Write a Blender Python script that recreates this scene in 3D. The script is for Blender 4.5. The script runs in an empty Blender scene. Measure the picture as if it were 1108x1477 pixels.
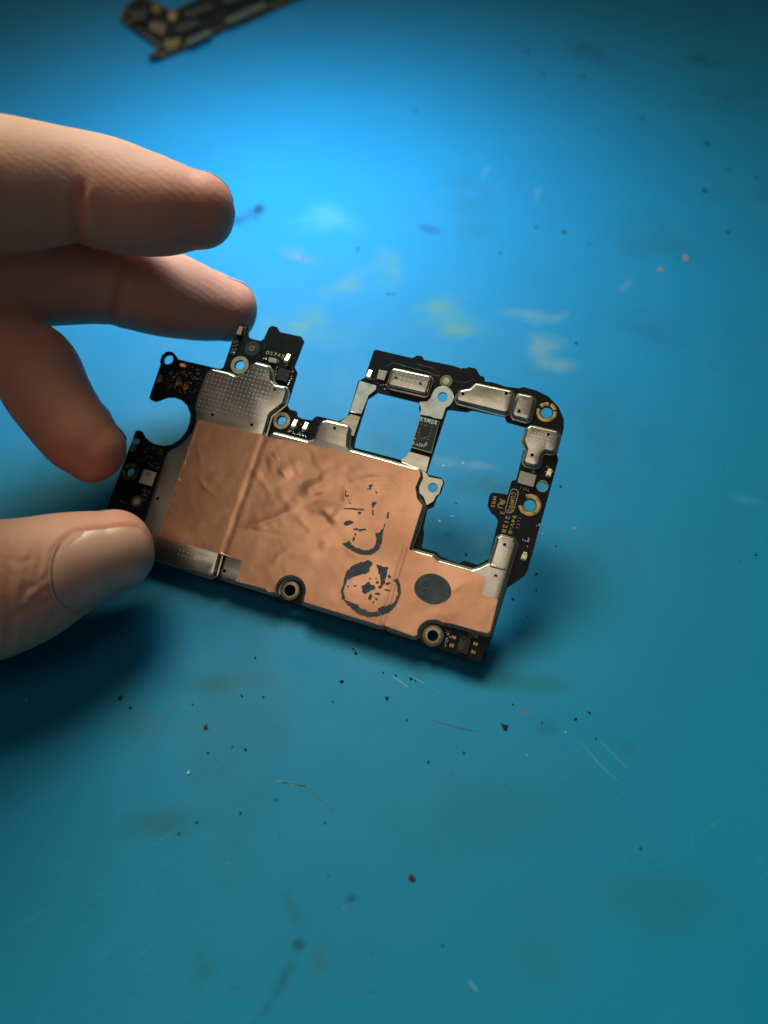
import bpy, bmesh, math, random
import numpy as np
from mathutils import Vector, Matrix
from mathutils.geometry import delaunay_2d_cdt

random.seed(4)
rng = np.random.default_rng(4)
sc = bpy.context.scene
MM = 0.001
# ------------------------------------------------------------------ camera (phone main camera, held over the bench)
IW, IH, FPX = 1108, 1477, 1200.0          # photograph size and focal length in its pixels
PITCH = math.radians(36)                  # angle off straight down
CAM = np.array([0, 0, 0.130])
cam_d = bpy.data.cameras.new('camera')
cam = bpy.data.objects.new('camera', cam_d)
sc.collection.objects.link(cam)
cam.location = CAM
cam.rotation_euler = (PITCH, 0, 0)
cam_d.sensor_fit = 'VERTICAL'
cam_d.sensor_height = 7.4
cam_d.sensor_width = 7.4 * IW / IH
cam_d.lens = FPX / IH * 7.4
cam_d.clip_start = 0.005
cam_d.clip_end = 20
cam_d.dof.use_dof = True
cam_d.dof.focus_distance = 0.147
cam_d.dof.aperture_fstop = 2.05
sc.camera = cam
# ------------------------------------------------------------------ world, lamps, exposure
world = bpy.data.worlds.new('World')
sc.world = world
world.use_nodes = True
bg = world.node_tree.nodes['Background']
bg.inputs['Color'].default_value = (1.0, 0.90, 0.78, 1)
bg.inputs['Strength'].default_value = 0.048


def lamp(name, loc, target, size, power, color, spread=180):
    d = bpy.data.lights.new(name, 'AREA')
    d.shape = 'DISK'
    d.size = size
    d.energy = power
    d.color = color
    d.spread = math.radians(spread)
    o = bpy.data.objects.new(name, d)
    sc.collection.objects.link(o)
    o.location = loc
    o.rotation_euler = (Vector(target) - Vector(loc)).to_track_quat('-Z', 'Y').to_euler()
    return o


lamp('bench_lamp', (-0.026, 0.200, 0.118), (-0.026, 0.194, 0), 0.055, 0.150, (0.56, 0.82, 1.0), 108)
lamp('warm_fill', (-0.10, 0.50, 0.62), (0.05, -0.08, 0), 0.42, 0.66, (0.96, 1.0, 0.66), 46)  # soft warm fill added from behind for the lower mat and thumb
lamp('overhead_fill', (-0.20, -0.14, 0.80), (0.0, 0.08, 0), 0.36, 0.37, (1.0, 0.87, 0.69))  # added unseen light, set to mirror in the copper foil and shields
sc.view_settings.view_transform = 'Standard'
sc.view_settings.look = 'None'
sc.view_settings.exposure = 0.12
sc.view_settings.gamma = 1
sc.render.engine = 'CYCLES'
sc.cycles.use_denoising = True
sc.cycles.max_bounces = 8
sc.cycles.caustics_reflective = False
sc.cycles.caustics_refractive = False
sc.cycles.sample_clamp_indirect = 4

# ------------------------------------------------------------------ geometry of the view: used to lay out things on the mat and the board
FW = np.array([0, math.sin(PITCH), -math.cos(PITCH)])
UP = np.array([0, math.cos(PITCH), math.sin(PITCH)])
RT = np.array([1.0, 0, 0])


def ray(px, py):
    return FW + (px - IW / 2) / FPX * RT + (IH / 2 - py) / FPX * UP


def W(px, py, depth_mm):                  # point at a depth along the view axis
    return CAM + ray(px, py) * depth_mm * MM


def G(px, py, z=0.0):                     # point on the mat (z in metres)
    d = ray(px, py)
    return CAM + d * ((z - CAM[2]) / d[2])


# board pose: its lower edge rests along the mat, its upper edge is tilted up
yaw, tilt = math.radians(-19.3), math.radians(26.5)
BX = np.array([math.cos(yaw), math.sin(yaw), 0])
BY0 = np.array([-math.sin(yaw), math.cos(yaw), 0])
BY = BY0 * math.cos(tilt) + np.array([0, 0, 1]) * math.sin(tilt)
BN = np.cross(BX, BY)
BO = G(697, 952, 0.0034)


def P(px, py, z=0.0):                     # board-plane millimetres of a traced point on the level z (mm) of the board
    d = ray(px, py)
    o = BO + BN * z * MM
    t = ((o - CAM) @ BN) / (d @ BN)
    q = CAM + d * t - o
    return (q @ BX / MM, q @ BY / MM)


def zoom(x0, y0, s):
    return lambda *pts: [(x0 + s * p[0], y0 + s * p[1]) + tuple(p[2:]) for p in pts]


A = zoom(140, 440, 320 / 1108); B = zoom(440, 480, 260 / 1108); C = zoom(600, 500, 240 / 1108)
D = zoom(580, 680, 260 / 1108); Ez = zoom(200, 600, 280 / 1108); F = zoom(400, 680, 280 / 1108)
Gz = zoom(150, 560, 140 / 1108); Hz = zoom(200, 495, 120 / 1108); I = zoom(320, 455, 140 / 1108)
J = zoom(370, 560, 170 / 1108); K = zoom(500, 490, 150 / 1108); L = zoom(690, 640, 140 / 1108)
M = zoom(590, 740, 170 / 1108); N = zoom(580, 560, 100 / 923)


def fillet(pts, r=2.5, n=5):              # round the corners of a closed outline
    out = []
    m = len(pts)
    for i in range(m):
        a = np.array(pts[i - 1][:2], float); b = np.array(pts[i][:2], float); c = np.array(pts[(i + 1) % m][:2], float)
        rr = pts[i][2] if len(pts[i]) > 2 else r
        u, v = a - b, c - b
        lu, lv = np.linalg.norm(u), np.linalg.norm(v)
        u /= lu; v /= lv
        cs = float(np.clip(u @ v, -1, 1))
        ang = math.acos(cs)
        if rr <= 0 or ang > math.radians(172):
            out.append(tuple(b)); continue
        t = min(rr / math.tan(ang / 2), lu * .45, lv * .45)
        p0, p1 = b + u * t, b + v * t
        for k in range(n + 1):
            s = k / n
            out.append(tuple((1 - s) ** 2 * p0 + 2 * s * (1 - s) * b + s * s * p1))
    return out


def trace(pts, z=0.0, r=2.5, n=5):
    q = [P(x, y, z) for x, y in fillet(pts, r, n)]
    return ccw(dedupe(q))


def chaikin(q, it=2):
    for _ in range(it):
        o = []
        for i in range(len(q)):
            a, b = np.array(q[i]), np.array(q[(i + 1) % len(q)])
            k = .25 if np.linalg.norm(b - a) < 1.2 else .3 / np.linalg.norm(b - a)
            o += [tuple(a + (b - a) * k), tuple(b - (b - a) * k)]
        q = o
    return q


def dedupe(q, eps=0.02):
    o = [q[0]]
    for p in q[1:]:
        if math.hypot(p[0] - o[-1][0], p[1] - o[-1][1]) > eps:
            o.append(p)
    if math.hypot(o[0][0] - o[-1][0], o[0][1] - o[-1][1]) < eps:
        o.pop()
    return o


def ccw(q):
    a = sum(q[i - 1][0] * q[i][1] - q[i][0] * q[i - 1][1] for i in range(len(q)))
    return q if a > 0 else q[::-1]


def circle(c, r, n=28, ph=0):
    return [(c[0] + r * math.cos(ph + 2 * math.pi * k / n), c[1] + r * math.sin(ph + 2 * math.pi * k / n)) for k in range(n)]


def inset(q, d):                          # move a ccw outline inwards by d
    out = []
    n = len(q)
    for i in range(n):
        a, b, c = np.array(q[i - 1]), np.array(q[i]), np.array(q[(i + 1) % n])
        e0, e1 = b - a, c - b
        n0 = np.array([-e0[1], e0[0]]) / (np.linalg.norm(e0) + 1e-9)
        n1 = np.array([-e1[1], e1[0]]) / (np.linalg.norm(e1) + 1e-9)
        m = n0 + n1
        m = m / max(m @ m / 2, .7)
        out.append(tuple(b + m * d))
    return out


def inside(poly, x, y):                   # vectorised even-odd test
    x = np.asarray(x, float); y = np.asarray(y, float)
    res = np.zeros(x.shape, bool)
    n = len(poly)
    for i in range(n):
        x0, y0 = poly[i - 1]; x1, y1 = poly[i]
        if y0 == y1:
            continue
        res ^= ((y0 > y) != (y1 > y)) & (x < (x1 - x0) * (y - y0) / (y1 - y0) + x0)
    return res


def cdt(outline, holes=(), pts=()):       # triangulate an outline with holes and extra inner points
    vs, es = [], []
    for ring in [outline] + list(holes):
        s = len(vs)
        vs += [Vector(p) for p in ring]
        es += [(s + i, s + (i + 1) % len(ring)) for i in range(len(ring))]
    vs += [Vector(p) for p in pts]
    rv, re, rf, *_ = delaunay_2d_cdt(vs, es, [], 0, 1e-5)
    rv = np.array([(v.x, v.y) for v in rv])
    rf = np.array([tuple(f) for f in rf])
    cen = rv[rf].mean(1)
    ok = inside(outline, cen[:, 0], cen[:, 1])
    for h in holes:
        ok &= ~inside(h, cen[:, 0], cen[:, 1])
    rf = rf[ok]
    a, b, c = rv[rf[:, 0]], rv[rf[:, 1]], rv[rf[:, 2]]
    s = (b[:, 0] - a[:, 0]) * (c[:, 1] - a[:, 1]) - (b[:, 1] - a[:, 1]) * (c[:, 0] - a[:, 0])
    rf[s < 0] = rf[s < 0][:, ::-1]
    return rv, rf


class MB:                                 # collects millimetre geometry, builds one mesh
    def __init__(self):
        self.v, self.f, self.m = [], [], []

    def add(self, v, f, mi=0):
        s = len(self.v)
        self.v += [tuple(map(float, p)) for p in v]
        self.f += [tuple(int(s + i) for i in q) for q in f]
        self.m += [mi] * len(f)

    def prism(self, ring, prof, holes=(), mi=0, bottom=True):
        """walls follow prof [(inset, z), ...] from bottom to top; caps have the holes cut through"""
        rings = [inset(ring, d) if d else ring for d, z in prof]
        n = len(ring)
        v = [(x, y, prof[k][1]) for k, r in enumerate(rings) for x, y in r]
        f = [(k * n + i, k * n + (i + 1) % n, (k + 1) * n + (i + 1) % n, (k + 1) * n + i) for k in range(len(prof) - 1) for i in range(n)]
        self.add(v, f, mi)
        tv, tf = cdt(rings[-1], holes)
        self.add([(x, y, prof[-1][1]) for x, y in tv], tf, mi)
        if bottom:
            tv, tf = cdt(rings[0], holes)
            self.add([(x, y, prof[0][1]) for x, y in tv], tf[:, ::-1], mi)
        for h in holes:
            m = len(h)
            v = [(x, y, prof[0][1]) for x, y in h] + [(x, y, prof[-1][1]) for x, y in h]
            self.add(v, [(i, m + i, m + (i + 1) % m, (i + 1) % m) for i in range(m)], mi)
        return self

    def box(self, c, s, mi=0, bev=0.0):
        x, y, z = c
        a, b, h = s[0] / 2, s[1] / 2, s[2]
        r = [(x - a, y - b), (x + a, y - b), (x + a, y + b), (x - a, y + b)]
        pr = [(0, z), (0, z + h - bev), (bev, z + h)] if bev else [(0, z), (0, z + h)]
        return self.prism(r, pr, mi=mi)

    def mesh(self, name, mats, smooth=False):
        me = bpy.data.meshes.new(name)
        me.from_pydata([(x * MM, y * MM, z * MM) for x, y, z in self.v], [], self.f)
        for mt in mats:
            me.materials.append(mt)
        if len(mats) > 1:
            me.polygons.foreach_set('material_index', self.m)
        bm = bmesh.new(); bm.from_mesh(me)
        bmesh.ops.remove_doubles(bm, verts=bm.verts, dist=2e-6)
        bm.to_mesh(me); bm.free()
        if smooth:
            me.polygons.foreach_set('use_smooth', [True] * len(me.polygons))
            me.set_sharp_from_angle(angle=math.radians(40))
        me.update()
        return me

    def obj(self, name, mats, parent=None, smooth=False, kind=None):
        if not isinstance(mats, (list, tuple)):
            mats = [mats]
        return link(name, self.mesh(name, mats, smooth), parent, kind)


def link(name, me, parent=None, kind=None):
    o = bpy.data.objects.new(name, me)
    sc.collection.objects.link(o)
    if parent is not None:
        o.parent = parent
    if kind:
        o['kind'] = kind
    return o


def tag(o, label, cat, group=None):
    o['label'] = label
    o['category'] = cat
    if group:
        o['group'] = group
    return o


# ------------------------------------------------------------------ materials
def material(name, base, rough=.5, metal=0., noise=None, bump=None, rvar=0., **kw):
    """noise = (scale, colour2, low, high); bump = (scale, distance_mm, detail)"""
    m = bpy.data.materials.new(name)
    m.use_nodes = True
    t = m.node_tree
    b = t.nodes['Principled BSDF']
    b.inputs['Base Color'].default_value = (*base, 1)
    b.inputs['Roughness'].default_value = rough
    b.inputs['Metallic'].default_value = metal
    for k, v in kw.items():
        b.inputs[k.replace('_', ' ')].default_value = v
    tc = t.nodes.new('ShaderNodeTexCoord')
    if noise:
        n = t.nodes.new('ShaderNodeTexNoise'); n.inputs['Scale'].default_value = noise[0]; n.inputs['Detail'].default_value = 5
        t.links.new(tc.outputs['Object'], n.inputs['Vector'])
        mr = t.nodes.new('ShaderNodeMapRange'); mr.inputs['From Min'].default_value = noise[2]; mr.inputs['From Max'].default_value = noise[3]
        t.links.new(n.outputs['Fac'], mr.inputs['Value'])
        mx = t.nodes.new('ShaderNodeMix'); mx.data_type = 'RGBA'
        mx.inputs['A'].default_value = (*base, 1); mx.inputs['B'].default_value = (*noise[1], 1)
        t.links.new(mr.outputs['Result'], mx.inputs['Factor'])
        t.links.new(mx.outputs['Result'], b.inputs['Base Color'])
        if rvar:
            m2 = t.nodes.new('ShaderNodeMapRange'); m2.inputs['To Min'].default_value = rough - rvar; m2.inputs['To Max'].default_value = rough + rvar
            t.links.new(n.outputs['Fac'], m2.inputs['Value'])
            t.links.new(m2.outputs['Result'], b.inputs['Roughness'])
    if bump:
        n = t.nodes.new('ShaderNodeTexNoise'); n.inputs['Scale'].default_value = bump[0]; n.inputs['Detail'].default_value = bump[2] if len(bump) > 2 else 3
        mp = t.nodes.new('ShaderNodeMapping')
        if len(bump) > 3:
            mp.inputs['Scale'].default_value = bump[3]
        t.links.new(tc.outputs['Object'], mp.inputs['Vector'])
        t.links.new(mp.outputs['Vector'], n.inputs['Vector'])
        bp = t.nodes.new('ShaderNodeBump'); bp.inputs['Distance'].default_value = bump[1] * MM; bp.inputs['Strength'].default_value = 1
        t.links.new(n.outputs['Fac'], bp.inputs['Height'])
        t.links.new(bp.outputs['Normal'], b.inputs['Normal'])
    return m


MAT_MASK = material('black_solder_mask', (.005, .006, .008), .34, noise=(900, (.009, .010, .012), .4, .7), bump=(700, .012), Specular_IOR_Level=.14)
MAT_SHIELD = material('nickel_silver', (.54, .51, .445), .25, 1, noise=(250, (.44, .41, .35), .35, .7), bump=(500, .02, 4, (.35, 2.2, 1)), rvar=.09)
MAT_SOLDER = material('dull_solder', (.62, .63, .62), .38, 1, noise=(500, (.42, .43, .42), .4, .7), bump=(420, .10, 4), rvar=.15)
MAT_COPPER = material('copper_foil', (.72, .385, .24), .29, 1, noise=(120, (.57, .29, .175), .38, .68), bump=(700, .004, 6), rvar=.07)
MAT_COAT = material('grey_coating', (.040, .049, .063), .6, 0, noise=(500, (.062, .073, .09), .4, .7), bump=(500, .09, 4), Specular_IOR_Level=.3)
MAT_GOLD = material('gold_plating', (.66, .45, .18), .34, 1, noise=(800, (.40, .26, .11), .4, .65), bump=(900, .05))
MAT_PALEGOLD = material('pale_gold', (.58, .48, .29), .40, 1, noise=(900, (.42, .34, .19), .4, .65), bump=(900, .03))
MAT_TIN = material('tin', (.75, .75, .73), .25, 1, bump=(900, .03))
MAT_IC = material('black_epoxy', (.010, .011, .013), .45, 0, noise=(1500, (.016, .017, .02), .4, .7), bump=(2500, .01), Specular_IOR_Level=.35)
MAT_LAMINATE = material('laminate', (.38, .33, .20), .5, 0, noise=(900, (.28, .24, .14), .4, .7))
MAT_GREYIC = material('grey_lid', (.30, .27, .24), .45, .4, noise=(1500, (.36, .32, .28), .4, .7), bump=(1800, .01))
MAT_CREAM = material('cream_ceramic', (.62, .58, .46), .5, 0, noise=(900, (.5, .47, .38), .4, .7))
MAT_PRINT = material('white_print', (.62, .62, .58), .6)
MAT_GOLDPRINT = material('gold_print', (.42, .30, .15), .5, .35)
MAT_BLUE = material('blue_ceramic', (.01, .07, .28), .35)
MAT_BROWN = material('brown_ceramic', (.10, .055, .03), .45)
MAT_DARKPAD = material('dark_ring', (.13, .115, .06), .5, .2)
MAT_DIMPLE = material('glint_dimple', (.80, .78, .74), .55, .6)  # lamp glint painted into the colour, paler than the shield metal
MAT_VENT = material('inside_dark', (.004, .004, .004), .8)

# ------------------------------------------------------------------ the mat
def smoothstep(e0, e1, x):
    t = np.clip((x - e0) / (e1 - e0), 0, 1)
    return t * t * (3 - 2 * t)


def vnoise(x, y, seed=0):                 # value noise on numpy arrays
    xi, yi = np.floor(x).astype(int), np.floor(y).astype(int)
    fx, fy = x - xi, y - yi
    fx = fx * fx * (3 - 2 * fx); fy = fy * fy * (3 - 2 * fy)

    def hsh(a, b):
        h = (a * 374761393 + b * 668265263 + seed * 1442695041) & 0x7fffffff
        h = ((h ^ (h >> 13)) * 1274126177) & 0x7fffffff
        return ((h ^ (h >> 16)) & 0xffff) / 65535.0
    return (hsh(xi, yi) * (1 - fx) + hsh(xi + 1, yi) * fx) * (1 - fy) + (hsh(xi, yi + 1) * (1 - fx) + hsh(xi + 1, yi + 1) * fx) * fy


def fbm(x, y, seed=0, octv=4):
    s, a = 0, .5
    for k in range(octv):
        s = s + a * vnoise(x * 2 ** k, y * 2 ** k, seed + k)
        a *= .5
    return s


def build_mat():
    gx = np.concatenate([np.linspace(-.36, -.165, 14)[:-1], np.arange(-.165, .1651, .0007), np.linspace(.165, .36, 14)[1:]])
    gy = np.concatenate([np.linspace(-.16, -.06, 8)[:-1], np.arange(-.06, .3401, .0007), np.linspace(.34, .55, 14)[1:]])
    X, Y = np.meshgrid(gx, gy)
    nx, ny = len(gx), len(gy)
    z = (fbm(X * 60, Y * 60, 3, 3) - .47) * .00008
    z -= z.max()
    # stains: (centre px, radii px, angle deg, rgb, strength, raggedness)
    S = [((632, 455), (44, 40), 20, (.10, .21, .13), .6, 1), ((560, 385), (30, 30), 0, (.10, .22, .15), .5, 1), ((500, 410), (40, 16), -25, (.10, .21, .15), .45, 1),
         ((680, 470), (40, 16), 10, (.11, .22, .15), .4, 1), ((780, 505), (34, 30), 20, (.18, .28, .26), .5, 1), ((755, 455), (46, 10), 5, (.16, .27, .26), .35, 1),
         ((812, 528), (26, 14), 15, (.18, .27, .22), .4, 1), ((440, 470), (62, 30), 5, (.10, .22, .13), .5, 1), ((470, 315), (50, 22), 10, (.12, .30, .26), .3, 1),
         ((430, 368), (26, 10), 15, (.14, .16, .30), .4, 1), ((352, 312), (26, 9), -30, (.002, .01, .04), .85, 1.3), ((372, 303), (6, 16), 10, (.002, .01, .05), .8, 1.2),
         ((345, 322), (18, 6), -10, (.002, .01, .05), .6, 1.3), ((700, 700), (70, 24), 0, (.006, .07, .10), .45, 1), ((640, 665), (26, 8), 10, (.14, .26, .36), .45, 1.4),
         ((690, 672), (34, 6), 6, (.14, .27, .38), .4, 1.5), ((690, 785), (14, 16), 0, (.18, .30, .42), .4, 1.6), ((648, 771), (8, 5), 20, (.0, .02, .06), .7, 1.3),
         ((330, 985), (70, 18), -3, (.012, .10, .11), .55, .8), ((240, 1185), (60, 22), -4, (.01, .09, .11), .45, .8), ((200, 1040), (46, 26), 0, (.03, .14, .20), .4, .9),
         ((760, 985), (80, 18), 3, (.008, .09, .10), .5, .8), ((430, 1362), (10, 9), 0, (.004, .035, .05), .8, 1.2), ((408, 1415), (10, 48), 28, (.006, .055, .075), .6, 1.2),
         ((462, 1388), (14, 26), -25, (.03, .10, .13), .5, 1), ((422, 1310), (8, 36), -28, (.008, .08, .11), .4, 1), ((290, 1390), (26, 36), 20, (.008, .085, .115), .4, 1.1),
         ((340, 1425), (14, 10), 0, (.006, .06, .08), .5, 1), ((507, 1297), (7, 6), 0, (.004, .03, .04), .75, 1), ((383, 1456), (9, 7), 0, (.005, .045, .06), .7, 1),
         ((757, 1028), (13, 7), 35, (.12, .10, .13), .5, 1.2), ((785, 1048), (22, 16), 0, (.006, .085, .20), .5, 1), ((912, 1236), (10, 4), 5, (.01, .03, .04), .75, 1.3),
         ((940, 1244), (12, 4), 30, (.01, .07, .10), .5, 1.2), ((905, 1080), (16, 10), 0, (.01, .09, .2), .4, 1), ((960, 1300), (120, 50), 10, (.012, .12, .16), .35, .8),
         ((850, 80), (50, 14), 22, (.004, .06, .12), .5, 1.2), ((1010, 85), (24, 8), 10, (.003, .05, .09), .5, 1.2), ((1060, 140), (60, 30), 0, (.004, .07, .13), .35, 1),
         ((640, 300), (120, 40), -10, (.02, .17, .38), .3, .8), ((900, 640), (90, 60), 0, (.008, .13, .30), .4, .8), ((720, 1180), (160, 70), 0, (.01, .12, .19), .4, .8),
         ((880, 800), (60, 46), 0, (.009, .12, .22), .4, .9), ((150, 860), (60, 40), 0, (.010, .11, .18), .3, 1), ((1080, 720), (34, 8), 8, (.05, .25, .40), .4, 1.2),
         ((620, 330), (14, 5), 20, (.003, .05, .14), .5, 1.4), ((700, 250), (4, 14), 30, (.2, .28, .55), .3, 1), ((950, 480), (90, 30), 20, (.006, .11, .24), .35, 1), ((902, 411), (12, 6), -40, (.14, .22, .34), .6, .8), ((775, 279), (6, 12), 15, (.16, .26, .42), .55, .8), ((812, 455), (12, 4), -25, (.16, .22, .34), .6, .8)]
    mott = .5 + .5 * smoothstep(.36, .58, fbm(X * 260, Y * 260, 77, 3))
    rgb = np.zeros((ny, nx, 3)); al = np.zeros((ny, nx))
    d = np.stack([X, Y, 0 * X], -1) - CAM
    dep = np.maximum(d @ FW, .02)
    nz1 = fbm(X * 130, Y * 130, 7) - .47
    nz2 = fbm(X * 420, Y * 420, 11) - .47
    for (cx, cy), (rx, ry), an, col, st, rag in S:
        c = G(cx, cy)
        ex = G(cx + rx * math.cos(math.radians(an)), cy + rx * math.sin(math.radians(an)))
        ey = G(cx - ry * math.sin(math.radians(an)), cy + ry * math.cos(math.radians(an)))
        J2 = np.linalg.inv(np.array([[ex[0] - c[0], ey[0] - c[0]], [ex[1] - c[1], ey[1] - c[1]]]))
        u = J2[0, 0] * (X - c[0]) + J2[0, 1] * (Y - c[1]); v = J2[1, 0] * (X - c[0]) + J2[1, 1] * (Y - c[1])
        q = np.sqrt(u * u + v * v) + rag * (nz1 * 1.5 + nz2 * .8)
        a = (1 - smoothstep(.0, 1.35, q)) * st * (1.0 if cy > 800 else mott)
        rgb = rgb * (1 - a[..., None]) + np.array(col) * a[..., None]
        al = al + a - al * a
    # general grime, clustered
    a = smoothstep(.60, .80, fbm(X * 45 + 9, Y * 45, 21, 5)) * .28
    rgb = rgb * (1 - a[..., None]) + np.array((.012, .10, .14)) * a[..., None]; al = al + a - al * a
    a = smoothstep(.70, .82, fbm(X * 900, Y * 900, 31, 2)) * .35 * smoothstep(.45, .65, fbm(X * 35, Y * 35, 41, 3))
    rgb = rgb * (1 - a[..., None]) + np.array((.003, .03, .06)) * a[..., None]; al = al + a - al * a
    rgb = rgb / np.maximum(al, 1e-4)[..., None]
    v = np.stack([X, Y, z], -1).reshape(-1, 3)
    i = np.arange(nx - 1)[None, :] + nx * np.arange(ny - 1)[:, None]
    f = np.stack([i, i + 1, i + nx + 1, i + nx], -1).reshape(-1, 4)
    # rim and underside of the sheet
    rim = np.concatenate([np.arange(nx), nx * np.arange(1, ny) + nx - 1, nx * (ny - 1) + np.arange(nx - 2, -1, -1), nx * np.arange(ny - 2, 0, -1)])
    lo = v[rim].copy(); lo[:, 2] = -.002
    s = len(v); m = len(rim)
    k = np.arange(m)
    side = np.stack([rim, s + k, s + (k + 1) % m, np.roll(rim, -1)], -1)
    nv = np.concatenate([v, lo])
    me = bpy.data.meshes.new('work_mat')
    faces = np.concatenate([f, side])
    me.vertices.add(len(nv)); me.vertices.foreach_set('co', nv.ravel())
    me.loops.add(len(faces) * 4); me.loops.foreach_set('vertex_index', faces.ravel())
    me.polygons.add(len(faces)); me.polygons.foreach_set('loop_start', np.arange(len(faces)) * 4)
    me.update(calc_edges=True)
    me.polygons.foreach_set('use_smooth', [True] * len(faces))
    at = me.attributes.new('stain', 'FLOAT_COLOR', 'POINT')
    rg = np.zeros((len(nv), 4), np.float32)
    rg[:s, :3] = rgb.reshape(-1, 3); rg[:s, 3] = al.ravel()
    at.data.foreach_set('color', rg.ravel())
    m = bpy.data.materials.new('blue_silicone')
    m.use_nodes = True
    t = m.node_tree
    b = t.nodes['Principled BSDF']
    tc = t.nodes.new('ShaderNodeTexCoord')
    at = t.nodes.new('ShaderNodeAttribute'); at.attribute_name = 'stain'
    n = t.nodes.new('ShaderNodeTexNoise'); n.inputs['Scale'].default_value = 38; n.inputs['Detail'].default_value = 6
    t.links.new(tc.outputs['Object'], n.inputs['Vector'])
    mx = t.nodes.new('ShaderNodeMix'); mx.data_type = 'RGBA'
    mx.inputs['A'].default_value = (.002, .160, .34, 1); mx.inputs['B'].default_value = (.004, .184, .375, 1)
    t.links.new(n.outputs['Fac'], mx.inputs['Factor'])
    m2 = t.nodes.new('ShaderNodeMix'); m2.data_type = 'RGBA'
    t.links.new(mx.outputs['Result'], m2.inputs['A']); t.links.new(at.outputs['Color'], m2.inputs['B']); t.links.new(at.outputs['Alpha'], m2.inputs['Factor'])
    # faint knife and tweezer scuffs: stretched noise in two directions, only where the mat is worn
    prev = m2.outputs['Result']
    wn = t.nodes.new('ShaderNodeTexNoise'); wn.inputs['Scale'].default_value = 22; wn.inputs['Detail'].default_value = 3
    t.links.new(tc.outputs['Object'], wn.inputs['Vector'])
    wr = t.nodes.new('ShaderNodeMapRange'); wr.inputs['From Min'].default_value = .45; wr.inputs['From Max'].default_value = .65
    t.links.new(wn.outputs['Fac'], wr.inputs['Value'])
    for ang, col, lo in ((38, (.05, .26, .45, 1), .64), (-24, (.002, .10, .23, 1), .62), (75, (.04, .24, .42, 1), .66)):
        mp = t.nodes.new('ShaderNodeMapping'); mp.inputs['Rotation'].default_value = (0, 0, math.radians(ang)); mp.vector_type = 'TEXTURE'; mp.inputs['Scale'].default_value = (1 / 90, 1 / 1600, 1)
        t.links.new(tc.outputs['Object'], mp.inputs['Vector'])
        ns = t.nodes.new('ShaderNodeTexNoise'); ns.inputs['Scale'].default_value = 1; ns.inputs['Detail'].default_value = 2; ns.inputs['Distortion'].default_value = .4
        t.links.new(mp.outputs['Vector'], ns.inputs['Vector'])
        r1 = t.nodes.new('ShaderNodeMapRange'); r1.inputs['From Min'].default_value = lo; r1.inputs['From Max'].default_value = lo + .10; r1.inputs['To Max'].default_value = .30
        t.links.new(ns.outputs['Fac'], r1.inputs['Value'])
        ml = t.nodes.new('ShaderNodeMath'); ml.operation = 'MULTIPLY'
        t.links.new(r1.outputs['Result'], ml.inputs[0]); t.links.new(wr.outputs['Result'], ml.inputs[1])
        m3 = t.nodes.new('ShaderNodeMix'); m3.data_type = 'RGBA'; m3.inputs['B'].default_value = col
        t.links.new(ml.outputs[0], m3.inputs['Factor']); t.links.new(prev, m3.inputs['A'])
        prev = m3.outputs['Result']
    t.links.new(prev, b.inputs['Base Color'])
    n2 = t.nodes.new('ShaderNodeTexNoise'); n2.inputs['Scale'].default_value = 90; n2.inputs['Detail'].default_value = 5
    t.links.new(tc.outputs['Object'], n2.inputs['Vector'])
    mr = t.nodes.new('ShaderNodeMapRange'); mr.inputs['To Min'].default_value = .42; mr.inputs['To Max'].default_value = .66
    t.links.new(n2.outputs['Fac'], mr.inputs['Value']); t.links.new(mr.outputs['Result'], b.inputs['Roughness'])
    n3 = t.nodes.new('ShaderNodeTexNoise'); n3.inputs['Scale'].default_value = 1400; n3.inputs['Detail'].default_value = 3
    t.links.new(tc.outputs['Object'], n3.inputs['Vector'])
    bp = t.nodes.new('ShaderNodeBump'); bp.inputs['Distance'].default_value = .00004; bp.inputs['Strength'].default_value = .6
    t.links.new(n3.outputs['Fac'], bp.inputs['Height']); t.links.new(bp.outputs['Normal'], b.inputs['Normal'])
    b.inputs['Specular IOR Level'].default_value = .14
    me.materials.append(m)
    return link('work_mat', me, None, 'structure')


mat_obj = build_mat()
mat_obj['label'] = 'blue silicone work mat with stains, crumbs and scratches'

# thin pale scratches cut into the mat
MAT_SCRATCH = material('scratched_silicone', (.045, .22, .36), .6)
MAT_SCRATCH2 = material('dark_scratch', (.006, .10, .22), .6)
for pts, w, mt in [([(567, 976), (588, 991)], 1.6, 0), ([(590, 974), (612, 986)], 1.3, 0), ([(836, 1068), (862, 1100), (892, 1128)], 1.3, 0), ([(862, 1064), (884, 1088), (908, 1112)], 1.2, 0),
                   ([(400, 1126), (422, 1131), (444, 1133)], 3.0, 0), ([(398, 1127), (445, 1134)], 1.0, 0), ([(244, 1003), (252, 1022)], 1.8, 1), ([(262, 920), (252, 952)], 1.2, 1),
                   ([(620, 1037), (660, 1048), (690, 1055)], 1.2, 1), ([(677, 1415), (688, 1430)], 3, 0), ([(632, 1042), (668, 1052)], .9, 1), ([(452, 1142), (480, 1168)], 1.0, 1)]:
    g = [G(x, y, .0) for x, y in pts]
    mb = MB()
    a = []
    for i, p in enumerate(g):
        q0, q1 = g[max(i - 1, 0)], g[min(i + 1, len(g) - 1)]
        t_ = (q1 - q0)[:2]; t_ /= np.linalg.norm(t_)
        nn = np.array([-t_[1], t_[0]])
        hw = w * .145 / 2 * (1.0 if 0 < i < len(g) - 1 or len(g) == 2 else .35)
        a.append((p[:2] / MM + nn * hw, p[:2] / MM - nn * hw))
    ring = [tuple(x[1]) for x in a] + [tuple(x[0]) for x in a[::-1]]
    mb.prism(ccw(ring), [(0, -.2), (0, .006)])
    mb.obj('scratch', [MAT_SCRATCH, MAT_SCRATCH2][mt], mat_obj)

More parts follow.
